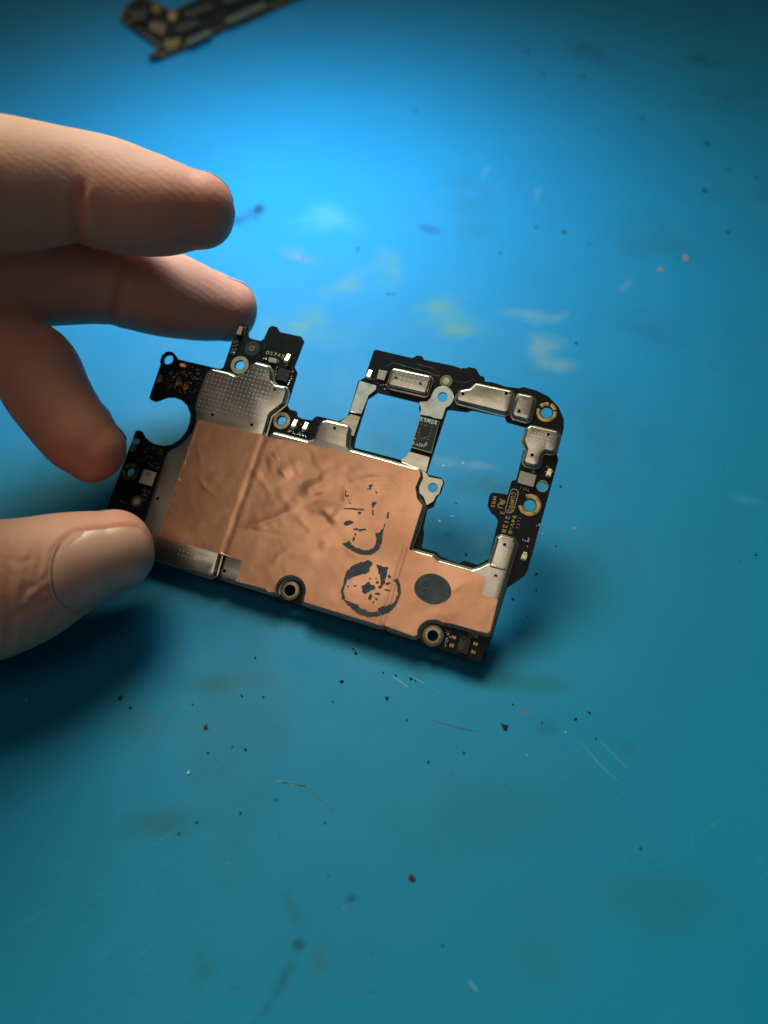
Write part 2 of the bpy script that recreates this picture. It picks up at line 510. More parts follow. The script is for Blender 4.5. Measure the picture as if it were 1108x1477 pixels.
# ------------------------------------------------------------------ the held circuit board
board = bpy.data.objects.new('circuit_board', None)
sc.collection.objects.link(board)
board.matrix_world = Matrix(((BX[0], BY[0], BN[0], BO[0]), (BX[1], BY[1], BN[1], BO[1]), (BX[2], BY[2], BN[2], BO[2]), (0, 0, 0, 1)))
tag(board, 'black phone circuit board with copper foil and metal shields, held between fingertips', 'circuit board')

ear = Hz((290, 285), (285, 230), (310, 160), (360, 118), (410, 106), (462, 124), (500, 175), (525, 213))
outline = (Hz((138, 725)) + ear + Hz((1080, 342)) + A((630, 312), (690, 135), (702, 98)) + [(345, 466.5), (358, 468.5)] +
           I((300, 235), (330, 262), (440, 290), (478, 268), (535, 140), (572, 115), (630, 130), (662, 187), (905, 240), (937, 288), (825, 580), (860, 645), (770, 940)) +
           J((285, 150), (312, 197), (378, 217), (382, 262), (425, 285), (520, 300), (560, 263), (600, 266), (770, 308), (850, 268), (880, 200)) +
           K((125, 440), (195, 402), (290, 112), (318, 105), (700, 195), (752, 165), (806, 176), (826, 212)) +
           C((250, 127), (320, 150), (350, 135), (400, 145), (427, 192), (455, 200), (460, 232), (510, 236), (600, 266), (690, 276), (715, 267), (800, 290), (885, 332, 8), (950, 400, 8), (985, 480, 8), (985, 545), (937, 715), (950, 750)) +
           D((775, 600), (755, 640), (645, 715), (548, 1040), (535, 1072), (515, 1085), (490, 1165), (468, 1176)) + [(580, 917.5), (400, 863.5), (224, 808), (137, 780)] +
           Gz((60, 1290), (345, 530), (362, 488), (395, 474), (432, 490), (470, 560), (540, 618), (620, 648), (690, 656), (780, 640), (870, 580), (940, 490), (978, 390), (986, 300), (952, 200),
              (880, 130), (800, 100), (720, 100), (640, 130), (582, 150), (532, 130)))
OUT = trace(outline, 0, 1.6, 3)
win1 = B((385, 405), (445, 365), (705, 428), (700, 468), (712, 505), (650, 715), (625, 770), (598, 783), (300, 705), (312, 640))
win2 = (C((218, 416), (338, 432), (375, 420), (590, 465), (606, 500), (735, 536), (706, 650), (720, 676), (668, 885), (637, 895), (610, 985), (512, 970), (490, 987), (476, 1060)) +
        D((545, 250), (570, 270), (590, 302), (536, 535), (465, 575), (380, 548), (352, 566), (235, 522), (215, 495), (120, 470), (134, 385), (130, 340), (155, 230), (195, 215), (212, 160), (238, 130), (260, 60), (240, 38)) +
        N((340, 1150), (335, 1110), (600, 290)))
WIN1, WIN2 = trace(win1, 0, 1.6, 3), trace(win2, 0, 1.6, 3)


def hole(p, r_mm, n=28):
    return circle(P(*p), r_mm, n)


KX = 7.7                                   # mean photo pixels per board millimetre
SCREWS = [((242.8, 518.3), .98), ((345.9, 526.6), .95), ((406.3, 606.6), .85), ((638.6, 572.6), .90), ((788.9, 594.7), 1.0), ((782.6, 701.4), .84), ((764.4, 728.6), 1.03),
          ((624.6, 703.5), .85), ((419, 851.8), 1.0), ((624.6, 917.0), .92), ((188, 680.7), .78)]
board_holes = [WIN1, WIN2] + [hole(p, r) for p, r in SCREWS]
MB().prism(OUT, [(.06, -.62), (0, -.57), (0, -.05), (.05, 0)], board_holes).obj('board_base', MAT_MASK, board, smooth=True)

# --- shields: traced at the level of their top
def can(name, pts, h, vents=(), r=3, rad=.42, lip=.30, mt=None, zb=.012, dim=None, pitch=.78):
    ring = ccw(dedupe(chaikin(trace(pts, h, r, 4), 2), .05))
    prof = ([(-lip, zb), (-lip, zb + .11), (-.03, zb + .17)] if lip else [(0, zb)]) + [(0, zb + .3 if h > .7 else zb + .05)]
    for k in range(0, 6):
        a = k / 5 * math.pi / 2
        prof.append((rad * (1 - math.cos(a)), h - rad + rad * math.sin(a)))
    hs = [circle(P(*p, h), .30, 14) for p in vents]
    o = MB().prism(ring, prof, hs, bottom=False).obj(name, mt or MAT_SHIELD, board, smooth=True)
    for hc in vents:
        m = MB().prism(circle(P(*hc, h), .305, 14), [(0, .02), (0, .10)])
        m.obj('vent_floor', MAT_VENT, o)
    if dim:
        mb = MB()
        for reg in dim:
            q = trace(reg, h, 0)
            xs = [p[0] for p in q]; ys = [p[1] for p in q]
            y = min(ys)
            while y < max(ys):
                x = min(xs)
                while x < max(xs):
                    if inside(q, x, y):
                        c = circle((x, y), .115, 6)
                        c2 = circle((x, y), .07, 6)
                        mb.add([(a, b, h - .01) for a, b in c] + [(a, b, h + .035) for a, b in c2], [(i, (i + 1) % 6, 6 + (i + 1) % 6, 6 + i) for i in range(6)] + [tuple(range(6, 12))])
                    x += pitch
                y += pitch
        if mb.v:
            mb.obj('dimple_pattern', MAT_DIMPLE, o, smooth=True, kind='stuff')
    return o


HS = 1.25
s1_dim = [A((545, 340), (690, 352), (790, 298), (845, 310), (858, 385), (905, 420), (870, 480), (810, 560), (500, 540), (500, 480)),
          Ez((230, 740), (420, 800), (400, 870), (200, 800))]
can('shield', A((545, 328), (575, 316), (655, 335), (690, 352), (735, 340), (760, 300), (790, 283), (855, 300), (868, 335), (870, 372), (893, 397), (940, 405), (948, 432), (932, 490), (862, 545), (832, 650)) +
    Ez((462, 790), (432, 905), (405, 920), (95, 826)) + [(192, 799), (212, 737)] + Gz((690, 790), (722, 722), (885, 635), (1005, 500), (1045, 380), (1052, 270), (1032, 190), (1065, 60)),
    HS, A((577, 547), (773, 598), (889, 422), (303, 967)), dim=s1_dim)
can('shield', J((122, 432), (155, 409), (480, 492), (540, 470), (580, 350), (610, 305), (655, 296), (858, 344), (884, 372), (866, 430), (858, 540), (888, 578)) +
    B((690, 832), (716, 846), (722, 880), (690, 950), (700, 1015), (735, 1060)) + F((800, 330), (750, 455), (610, 892), (580, 890), (140, 757)) + [(419 + 19.5 * math.cos(math.radians(a)), 851.8 + 19.5 * math.sin(math.radians(a))) for a in range(30, -196, -15)] +
    Ez((770, 1018), (466, 925), (460, 900), (500, 790)), HS, J((735, 375)) + Ez((490, 885)), r=4)
can('shield', F((757, 452)) + M((20, 340), (230, 395), (280, 440), (600, 530), (660, 512), (758, 465), (810, 300), (828, 228), (870, 203), (990, 240), (1012, 290), (772, 1118), (742, 1148), (640, 1122), (430, 1058),
    (330, 1040)) + [(624.6 + 21.5 * math.cos(math.radians(a)), 917 + 21.5 * math.sin(math.radians(a))) for a in range(-55, -172, -15)] + M((88, 1160), (50, 1178)) + F((622, 900)), HS, M((900, 297), (815, 592)), r=3,
    dim=[M((850, 290), (960, 310), (915, 470), (805, 445)), M((740, 540), (880, 560), (830, 780), (700, 750))])
can('shield', K((480, 308), (510, 298), (880, 378), (908, 402), (855, 565), (825, 578), (452, 492), (430, 462)), 1.3, K((527, 402), (790, 465)), rad=.4,
    dim=[K((510, 330), (860, 400), (810, 550), (460, 470))])
can('shield', C((268, 325), (295, 288), (362, 276), (400, 240), (635, 290), (652, 318), (622, 430), (592, 444), (282, 366), (263, 348)), 1.25, C((313, 314), (602, 312)), rad=.4)
can('shield', C((682, 308), (772, 325), (795, 346), (762, 480), (738, 490), (650, 466), (638, 442)), 1.2, C((687, 430)), rad=.4)
can('shield', C((762, 520), (942, 560), (960, 588), (936, 690), (905, 705), (862, 694), (840, 716), (822, 785), (790, 799), (727, 780), (713, 757), (737, 680), (722, 650), (713, 622), (738, 540)), 1.25,
    C((883, 586), (774, 722)), rad=.4, dim=[C((775, 560), (900, 590), (880, 660), (800, 690), (760, 640))], pitch=.6)
# raised bar across the neck of the lower right shield
bar = M((768, 478), (910, 515), (905, 545), (760, 508))
MB().prism(trace(bar, HS, 2.2, 4), [(0, HS - .02), (.05, HS + .08), (.12, HS + .13)]).obj('shield_rib', MAT_SHIELD, board, smooth=True)

# --- flat soldered plates and lugs
def plate(name, pts, h, mt, holes=(), r=1.5, rad=.05, zb=.012):
    ring = trace(pts, h, r, 4)
    return MB().prism(ring, [(0, zb), (0, h - rad), (rad, h)], [circle(P(*p, h), rr) for p, rr in holes]).obj(name, mt, board, smooth=True)


plate('solder_strap', B((335, 294), (440, 325), (436, 350), (392, 385), (347, 500), (275, 484)), .22, MAT_SOLDER)
plate('shield_tab', B((266, 508), (284, 500), (342, 516), (312, 600), (300, 640), (255, 600), (215, 548)), .20, MAT_SHIELD)
lug_arc = [(638.6 + 16 * math.cos(math.radians(a)), 572.6 + 16 * math.sin(math.radians(a))) for a in range(-160, 75, 15)]
plate('solder_lug', N((225, 178), (330, 172), (375, 130)) + lug_arc + N((582, 262), (535, 412), (430, 395), (370, 372), (240, 350), (250, 280)), .24, MAT_SOLDER, [((638.6, 572.6), .92)])
plate('shield_tab', N((62, 900), (82, 850), (120, 846), (372, 916), (322, 1120), (300, 1110), (250, 1085), (0, 985), (-20, 950)), .22, MAT_SHIELD)
plate('shield_tab', N((262, 1090), (318, 1120), (360, 1178), (535, 1212), (550, 1258), (520, 1330), (500, 1400), (450, 1440), (425, 1500), (330, 1560), (290, 1460), (230, 1390), (222, 1290)), .22, MAT_SHIELD, [((624.6, 703.5), .87)])

# --- copper foil laid over the three big shields
foil_px = (Ez((340, 22), (700, 104), (728, 114), (975, 160), (1005, 170), (1107, 192)) + B((60, 686), (685, 842), (706, 856), (708, 880), (678, 950), (688, 1018), (722, 1062)) +
           F((785, 330), (752, 446), (895, 492), (932, 536)) + M((230, 425), (280, 468), (590, 552), (724, 600), (682, 765), (836, 814), (764, 1108), (738, 1128), (640, 1106), (430, 1044), (330, 1026)) + [(624.6 + 24 * math.cos(math.radians(a)), 917 + 24 * math.sin(math.radians(a))) for a in range(-55, -172, -15)] + M((78, 1142), (48, 1158)) + F((612, 880), (580, 876), (150, 742)) + [(419 + 22.5 * math.cos(math.radians(a)), 851.8 + 22.5 * math.sin(math.radians(a))) for a in range(25, -196, -15)] +
           Ez((762, 1005), (738, 1004), (722, 985), (552, 942), (594, 826), (110, 684)))
FOIL = trace(foil_px, HS + .05, 1.2, 3)
FZ = HS + .045


def segd(x, y, a, b):
    a, b = np.array(a), np.array(b)
    d = b - a
    t = np.clip(((x - a[0]) * d[0] + (y - a[1]) * d[1]) / (d @ d), 0, 1)
    return np.hypot(x - a[0] - t * d[0], y - a[1] - t * d[1]), t


def PF(p):
    return P(p[0], p[1], FZ)


slit = [PF(p) for p in Ez((722, 100), (478, 800))]
seam = [PF(p) for p in F((752, 440), (618, 885))]
inner_edge = [PF(p) for p in F((760, 60), (745, 200), (690, 420), (600, 640))]
creases = [  # traced polyline, half width mm, height mm
    (Ez((625, 632), (760, 590), (930, 520)), .75, .16), (Ez((770, 212), (800, 248)), .22, .09), (Ez((860, 270), (905, 350), (1000, 335), (1107, 285)), 1.1, -.16), (Ez((800, 300), (850, 360)), .8, .12),
    (Ez((930, 460), (1030, 430), (1107, 380)), 1.0, .17), (Ez((1000, 560), (1107, 640)), 1.1, -.14), (Ez((560, 640), (740, 668), (880, 700)), .30, -.06), (Ez((890, 745), (800, 800), (770, 850)), .45, .06),
    (Ez((340, 350), (385, 415), (450, 455)), .35, .05), (Ez((330, 150), (360, 290)), .7, .04), (F((400, 60), (540, 40), (620, 50)), .5, .15), (F((540, 55), (715, 62)), .38, -.12), (F((620, 35), (720, 70)), .35, .13),
    (F((260, 20), (330, 70), (420, 60)), .8, -.14), (F((150, 110), (260, 60)), 1.1, .16), (F((100, 220), (230, 150), (330, 160)), 1.0, -.13), (F((390, 65), (385, 160), (420, 190)), .4, .08),
    (F((230, 330), (330, 260), (380, 200)), .9, .12), (F((300, 400), (240, 440)), .7, .08), (F((380, 440), (460, 490), (560, 490)), .45, .05), (F((990, 690), (1070, 620)), .5, .09), (F((995, 640), (1075, 615)), .5, -.07),
    (F((640, 250), (700, 150), (730, 60)), .7, .05), (F((20, 520), (130, 470), (240, 500)), .9, .05), (F((660, 410), (740, 390)), .5, -.07), (F((820, 800), (960, 820), (1040, 790)), 1.0, .05)]
creases = [([PF(p) for p in c], w, h) for c, w, h in creases]


def foil_z(x, y):
    x = np.asarray(x, float); y = np.asarray(y, float)
    z = np.full(x.shape, FZ)
    d, _ = segd(x, y, *slit)
    zs = .030 * np.exp(-(d / .55) ** 4)
    d, _ = segd(x, y, *seam)
    z -= .06 * np.exp(-(d / .5) ** 2)
    d, t = segd(x + .55, y, *seam)
    z += .10 * np.exp(-np.sqrt((d / .3) ** 2 + .03))
    for i in range(len(inner_edge) - 1):
        d, t = segd(x, y, inner_edge[i], inner_edge[i + 1])
        z += .018 * np.exp(-(d / .3) ** 2)
    for c, w, h in creases:
        best = np.full(x.shape, 99.)
        tp = np.zeros(x.shape)
        n = len(c) - 1
        for i in range(n):
            d, t = segd(x, y, c[i], c[i + 1])
            s = (i + t) / n
            tp = np.where(d < best, s, tp); best = np.minimum(best, d)
        z += h * .85 * np.exp(-np.sqrt((best / w) ** 2 + .03) * 1.2) * (.25 + .75 * np.sin(np.pi * np.clip(tp, 0, 1))) * 1.0
    cx, cy = PF((455, 705))
    loose = np.exp(-(((x - cx) / 11) ** 2 + ((y - cy) / 7.5) ** 2))
    z += loose * np.maximum(fbm(x * .30 + y * .12 + 5, y * .36, 5, 2) - .34, 0) * .42
    z += (fbm(x * .6 + 40, y * .6, 9, 2) - .47) * .03
    return np.maximum(z, FZ - .015) - zs


xs = [p[0] for p in FOIL]; ys = [p[1] for p in FOIL]
gx, gy = np.meshgrid(np.arange(min(xs), max(xs), .34), np.arange(min(ys), max(ys), .34))
gx = gx.ravel(); gy = gy.ravel()
ok = inside(inset(FOIL, .15), gx, gy)
tv, tf = cdt(FOIL, (), list(zip(gx[ok], gy[ok])))
fz = foil_z(tv[:, 0], tv[:, 1])
fb = MB()
nT = len(tv)
fb.add(np.column_stack([tv, fz]), tf)
n = len(FOIL)
zf = foil_z([p[0] for p in FOIL], [p[1] for p in FOIL])
fb.add([(p[0], p[1], zf[i]) for i, p in enumerate(FOIL)] + [(p[0], p[1], zf[i] - .035) for i, p in enumerate(FOIL)], [(i, n + i, n + (i + 1) % n, (i + 1) % n) for i in range(n)])
foil = fb.obj('copper_foil', MAT_COPPER, board, smooth=True)

# --- grey coating: one whole dot and the torn remains of two more, lying on the foil
def coat(pts, h=.07, r=1.0, name='coating_flake', grid=.3, jag=.0):
    ring = inset(trace(pts, FZ, r, 3), -.07 if name == 'coating_flake' else 0)
    if jag:
        rr = []
        for i in range(len(ring)):
            a, b = np.array(ring[i]), np.array(ring[(i + 1) % len(ring)])
            m = max(1, int(np.linalg.norm(b - a) / .16))
            for k in range(m):
                p = a + (b - a) * k / m
                rr.append(tuple(p + rng.normal(0, jag, 2)))
        ring = rr
    xs = [p[0] for p in ring]; ys = [p[1] for p in ring]
    g, k = np.meshgrid(np.arange(min(xs), max(xs), grid), np.arange(min(ys), max(ys), grid))
    g = g.ravel(); k = k.ravel()
    ok = inside(inset(ring, .08), g, k) if len(g) else np.zeros(0, bool)
    v, f = cdt(ring, (), list(zip(g[ok], k[ok])))
    lump = (fbm(v[:, 0] * 2.2, v[:, 1] * 2.2, 13, 3) - .47) * .07
    mb = MB()
    z = foil_z(v[:, 0], v[:, 1])
    mb.add(np.column_stack([v, z + h + lump]), f)
    m = len(ring)
    x_, y_ = np.array([p[0] for p in ring]), np.array([p[1] for p in ring])
    zr = foil_z(x_, y_); lr = (fbm(x_ * 2.2, y_ * 2.2, 13, 3) - .47) * .07
    mb.add([(ring[i][0], ring[i][1], zr[i] - .02) for i in range(m)] + [(ring[i][0], ring[i][1], zr[i] + h + lr[i]) for i in range(m)], [(i, (i + 1) % m, m + (i + 1) % m, m + i) for i in range(m)])
    return mb.obj(name, MAT_COAT, board, smooth=True)


coat(F(*[(888 + 106 * math.cos(a) * (1 + .02 * math.sin(3 * a)), 671 + 88 * math.sin(a + .12) * (1 + .015 * math.cos(4 * a))) for a in np.linspace(0, 2 * math.pi, 30)[:-1]]), .07, name='coating_dot')
for wr in [F((818, 618), (840, 612), (862, 622), (855, 632), (832, 628)), F((815, 640), (850, 638), (866, 652), (842, 650)), F((820, 668), (846, 664), (850, 676), (828, 678)), F((822, 700), (838, 696), (846, 708), (828, 712))]:
    coat(wr, .12, name='coating_wrinkle')
J_ = .06
coat(F((545, 520), (520, 512), (480, 518), (430, 540), (400, 572), (385, 610), (378, 650), (365, 680), (368, 720), (380, 738), (386, 720), (376, 690), (380, 660), (392, 640), (400, 615), (440, 600), (480, 585), (520, 575), (525, 548)), jag=J_)
coat(F((378, 730), (395, 752), (430, 785), (470, 815), (520, 830), (560, 828), (590, 820), (570, 800), (530, 805), (480, 785), (450, 760), (410, 740), (392, 738)), jag=J_)
coat(F((575, 785), (610, 770), (650, 762), (675, 742), (690, 700), (688, 655), (668, 622), (684, 612), (700, 645), (703, 690), (690, 735), (668, 775), (635, 805), (600, 818), (580, 808)), jag=J_)
coat(F((568, 530), (600, 545), (632, 548), (622, 590), (612, 640), (595, 655), (590, 610), (580, 570)), jag=J_)
coat(F((485, 655), (520, 640), (555, 655), (560, 668), (530, 678), (500, 698), (488, 690)), jag=J_)
for q in [F((520, 725), (535, 698), (540, 715), (530, 735)), F((560, 695), (588, 695), (585, 703), (562, 702)), F((555, 722), (572, 728), (566, 734)), F((612, 672), (640, 678), (645, 684), (620, 680)),
          F((620, 640), (640, 632), (645, 640), (625, 648)), F((560, 610), (568, 606), (568, 616)), F((565, 632), (575, 628), (578, 638), (568, 640)), F((545, 745), (552, 742), (550, 752)), F((400, 655), (408, 652), (406, 662)),
          F((435, 655), (450, 648), (448, 656)), F((525, 612), (533, 608), (530, 616)), F((630, 600), (640, 590), (648, 602), (640, 612)), F((515, 650), (508, 640), (522, 632), (530, 642)), F((575, 660), (590, 650), (600, 660), (585, 668))]:
    coat(q, .05, .4, jag=.03)
# upper remains
coat(F((368, 412), (395, 408), (412, 395), (418, 412), (440, 432), (480, 450), (520, 452), (550, 440), (565, 415), (568, 380), (560, 355), (585, 350), (597, 335), (606, 325), (598, 365), (596, 400), (580, 440),
       (550, 468), (510, 478), (460, 468), (410, 440)), jag=J_)
for q in [F((380, 296), (395, 284), (415, 282), (436, 290), (425, 298), (400, 308), (385, 306)), F((540, 190), (545, 178), (568, 175), (560, 184), (545, 208)), F((388, 122), (395, 138), (410, 136), (400, 146), (390, 142)),
          F((512, 102), (530, 96), (524, 78), (548, 76), (535, 86), (536, 100)), F((434, 326), (460, 326), (462, 334), (440, 332)), F((462, 334), (500, 326), (505, 332), (470, 340)), F((460, 236), (472, 230), (480, 238), (468, 244)),
          F((626, 270), (630, 240), (636, 232), (635, 262)), F((608, 318), (616, 300), (618, 290), (612, 316)), F((368, 212), (420, 210), (490, 216), (500, 222), (440, 216)), F((545, 215), (550, 245), (546, 250), (542, 225)),
          F((392, 100), (390, 120), (394, 118)), F((402, 150), (408, 172), (425, 190), (412, 180)), F((440, 360), (450, 352), (448, 366)), F((430, 385), (442, 372), (440, 390), (432, 398)), F((560, 110), (570, 122), (566, 124))]:
    coat(q, .05, .3, jag=.02)

# --- ring pads round the screw holes
def ring(name, p, r0, r1, z, mt, arcs=None, h=.05, lumps=0, parent=board):
    c = P(*p)
    mb = MB()
    for a0, a1 in (arcs or [(0, 360)]):
        full = a1 - a0 >= 360
        k = max(6, int((a1 - a0) / 9))
        aa = [math.radians(a0 + (a1 - a0) * i / k) for i in range(k + (0 if full else 1))]
        prof = [(r0, z), (r0 + .03, z + h), ((r0 + r1) / 2, z + h * (1.6 if lumps else 1.05)), (r1 - .03, z + h), (r1, z)]
        v = [(c[0] + r * math.cos(a), c[1] + r * math.sin(a), zz + (lumps * .5 * (math.sin(a * 3.1) + math.sin(a * 5.3 + 1)) * (0 if j in (0, 4) else 1))) for a in aa for j, (r, zz) in enumerate(prof)]
        q = len(aa)
        f = [(i * 5 + j, ((i + 1) % q) * 5 + j, ((i + 1) % q) * 5 + j + 1, i * 5 + j + 1) for i in range(q if full else q - 1) for j in range(4)]
        if not full:
            f += [(4, 3, 2, 1, 0), tuple((q - 1) * 5 + j for j in range(5))]
        mb.add(v, [t[::-1] for t in f])
    return mb.obj(name, mt, parent, smooth=True)


ring('screw_pad', (345.9, 526.6), 1.0, 1.75, .004, MAT_PALEGOLD)
ring('screw_pad', (406.3, 606.6), .95, 1.62, .004, MAT_PALEGOLD)
ring('screw_pad', (788.9, 594.7), 1.12, 1.80, .004, MAT_GOLD, [(-190, 20), (30, 80), (95, 150)], .09, .03)
ring('screw_pad', (764.4, 728.6), 1.12, 1.95, .004, MAT_GOLD, [(-160, 130)], .09, .03)
ring('screw_pad', (188, 680.7), .9, 1.6, .004, MAT_GOLD, [(60, 160), (170, 290), (-60, 40)], .09, .03)
ring('hole_rim', (782.6, 701.4), .86, 1.02, .004, MAT_PALEGOLD, h=.03)
ring('hole_rim', (242.8, 518.3), 1.0, 1.10, .004, MAT_MASK, h=.03)
# tall brass standoffs on the lower edge
for p, ro, ri in [((419, 851.8), 1.75, 1.02), ((624.6, 917), 1.85, .95)]:
    c = P(*p)
    MB().prism(circle(c, ro, 36), [(0, .01), (0, .30), (.08, .36)], [circle(c, ri, 28)]).obj('standoff', MAT_PALEGOLD, board, smooth=True)
# test pads
for p, r0, r1, m0 in [((643.7, 549.7), .62, 1.12, MAT_PALEGOLD), ((197, 723), .62, 1.05, MAT_PALEGOLD)]:
    o = MB().prism(circle(P(*p), r1, 28), [(0, .004), (.03, .02)]).obj('test_pad', MAT_DARKPAD, board)
    MB().prism(circle(P(*p), r0, 24), [(0, .021), (.03, .05)]).obj('pad_centre', m0, o)
o = MB().prism(circle(P(*I((345, 378))[0]), 1.45, 30), [(0, .004), (.03, .03)]).obj('coax_base', MAT_IC, board, smooth=True)
ring('coax_ring', I((345, 378))[0], .30, .52, .03, MAT_GOLD, h=.08)

# --- components
def quad(name, pts, h, mt, r=.4, z=0.0, bev=.04, mats=None):
    q = trace(pts, z + h, r, 2)
    return MB().prism(q, [(0, z + .01), (0, z + h - bev), (bev, z + h)]).obj(name, mt, board, smooth=True)


mod = quad('sensor_module', N((240, 378), (500, 440), (392, 866), (120, 790)), .85, MAT_LAMINATE)
q = MB().prism(trace(N((246, 384), (494, 444), (388, 850), (128, 778)), .87, .4, 2), [(0, .852), (.03, .875)])
q.obj('module_face', MAT_IC, mod)
q = MB().prism(trace(N((280, 500), (370, 515), (360, 600), (320, 640), (255, 620), (265, 560)), .88, 1, 2), [(0, .876), (.03, .90)])
q.obj('die', MAT_VENT, mod)
quad('logic_chip', I((655, 598), (786, 634), (746, 762), (620, 726)), .55, MAT_IC)
quad('grey_chip', L((480, 308), (666, 358), (627, 496), (446, 446)), .5, MAT_GREYIC)
MB().prism(circle(P(*L((508, 385))[0], .5), .13, 10), [(0, .49), (.02, .52)]).obj('pin_mark', MAT_PALEGOLD, board)
quad('microphone_chip', Gz((460, 920), (600, 965), (545, 1117), (395, 1078)), .75, MAT_CREAM)
MB().prism(trace(Gz((488, 955), (525, 966), (515, 1000), (480, 988)), .75, .3, 2), [(0, .74), (.01, .765)]).obj('port_mark', MAT_GREYIC, board)
quad('flash_chip', D((355, 1002), (428, 1018), (402, 1128), (335, 1108)), .5, MAT_IC)
quad('grey_capacitor', I((540, 475), (632, 496), (622, 548), (530, 522)), .5, MAT_GREYIC)
quad('inductor', K((345, 318), (435, 335), (400, 435), (318, 415)), .55, MAT_GREYIC)
quad('copper_terminal', I((200, 118), (245, 130), (215, 225), (160, 208)), .7, material('rosy_metal', (.75, .5, .4), .3, 1))
quad('copper_terminal', Gz((330, 570), (410, 585), (395, 640), (310, 625)), .5, MAT_TIN)

# two-terminal chips: body with tinned ends, shared mesh per kind
chips = {}


def chip_mesh(kind, mt):
    if kind not in chips:
        l, w, h = {'big': (1.0, .55, .45), 'mid': (.62, .32, .30), 'tiny': (.42, .22, .2)}[kind.split('_')[0]]
        mb = MB()
        mb.box((0, 0, .03), (l * .62, w * .94, h - .04), 0, .02)
        mb.box((-l * .39, 0, .012), (l * .22, w, h), 1, .04)
        mb.box((l * .39, 0, .012), (l * .22, w, h), 1, .04)
        chips[kind] = mb.mesh('capacitor', [mt, MAT_TIN])
    return chips[kind]


def place(me, name, p, ang, z=0.0):
    o = link(name, me, board)
    x, y = P(p[0], p[1], z)
    o.location = (x * MM, y * MM, z * MM)
    o.rotation_euler = (0, 0, math.radians(ang))
    return o


for p, a, k, mt in ([(q, 0, 'mid_blue', MAT_BLUE) for q in L((550, 1115))] + [(q, 0, 'tiny_tan', MAT_BROWN) for q in L((475, 853), (465, 887), (458, 925), (446, 960))] +
                    [(q, 90, 'tiny_tan', MAT_BROWN) for q in I((640, 590), (620, 650), (612, 700), (650, 530), (815, 650), (800, 690), (782, 735), (768, 780), (185, 300), (180, 340), (165, 385), (115, 430), (140, 440), (265, 205), (150, 310), (270, 150))] +
                    [(q, 0, 'mid_tan', MAT_BROWN) for q in Hz((690, 405), (790, 360), (800, 410), (780, 480), (590, 390))] + [(q, 60, 'mid_blue', MAT_BLUE) for q in Hz((520, 415), (440, 575), (440, 400))] +
                    [(q, 0, 'tiny_tan', MAT_BROWN) for q in Gz((545, 795), (520, 860), (548, 890), (600, 915), (625, 900), (480, 1165), (515, 1185), (455, 1165), (460, 1215), (485, 1225), (462, 1275), (200, 1290), (240, 1305), (620, 745), (655, 750))] +
                    [(q, 90, 'tiny_tan', MAT_BROWN) for q in Gz((590, 990), (578, 1025), (566, 1060), (555, 1093))] + [(q, 0, 'tiny_tan', MAT_BROWN) for q in C((775, 835), (790, 838))] +
                    [(q, 90, 'tiny_tan', MAT_BROWN) for q in D((275, 985), (290, 990), (272, 1035), (280, 1045), (268, 1070), (415, 1000), (432, 1006), (448, 1012), (462, 1016))] +
                    [(q, 0, 'tiny_tan', MAT_BROWN) for q in J((320, 405), (355, 425), (400, 430), (430, 440), (455, 445))] +
                    [(q, 90, 'tiny_tan', MAT_BROWN) for q in L((490, 500), (520, 515), (545, 520), (570, 532), (630, 325))] + [(q, 0, 'mid_tan', MAT_BROWN) for q in I((500, 495))]):
    place(chip_mesh(k, mt), 'chip_capacitor', p, a)

# gold pads beside the flash chip
for q in D((318, 1020), (305, 1070), (452, 1060), (438, 1110)):
    c = P(*q)
    mb = MB()
    mb.box((c[0] - .2, c[1], .012), (.32, .55, .1), 0, .03).box((c[0] + .2, c[1], .012), (.32, .55, .1), 0, .03)
    mb.obj('gold_pad', MAT_GOLD, board)

# spring contacts: a plate, a leaf that rises and curls over
def spring_mesh(mts, w=1.0, l=1.9, h=1.0):
    path = [(0, .03), (l * .55, .03), (l * .75, .10), (l * .84, .30), (l * .78, .5), (l * .55, .62), (l * .25, h * .85), (l * .1, h), (-l * .05, h * .97), (-l * .14, h * .78)]
    mb = MB()
    th = .07
    wd = [w, w, w * .8, w * .7, w * .7, w * .62, w * .6, w * .8, w * .8, w * .7]
    v = []
    for i, (y, z) in enumerate(path):
        a = np.array(path[max(i - 1, 0)]); b = np.array(path[min(i + 1, len(path) - 1)])
        t = (b - a) / np.linalg.norm(b - a)
        n = np.array([-t[1], t[0]]) * th / 2
        for sx in (-1, 1):
            for sn in (1, -1):
                v.append((sx * wd[i] / 2, y + sn * n[0], z + sn * n[1]))
    f = []
    for i in range(len(path) - 1):
        a, b = i * 4, i * 4 + 4
        f += [(a, a + 2, b + 2, b), (a + 1, b + 1, b + 3, a + 3), (a, b, b + 1, a + 1), (a + 2, a + 3, b + 3, b + 2)]
    f += [(0, 1, 3, 2), (len(v) - 4, len(v) - 2, len(v) - 1, len(v) - 3)]
    mi = len(mb.f)
    mb.add(v, f)
    mb.m = [0 if k < 4 * 4 else 1 for k in range(len(f))]
    mb.box((-w * .42, l * .3, .02), (.1, l * .5, .3), 0)
    mb.box((w * .42, l * .3, .02), (.1, l * .5, .3), 0)
    return mb.mesh('spring_contact', mts, True)


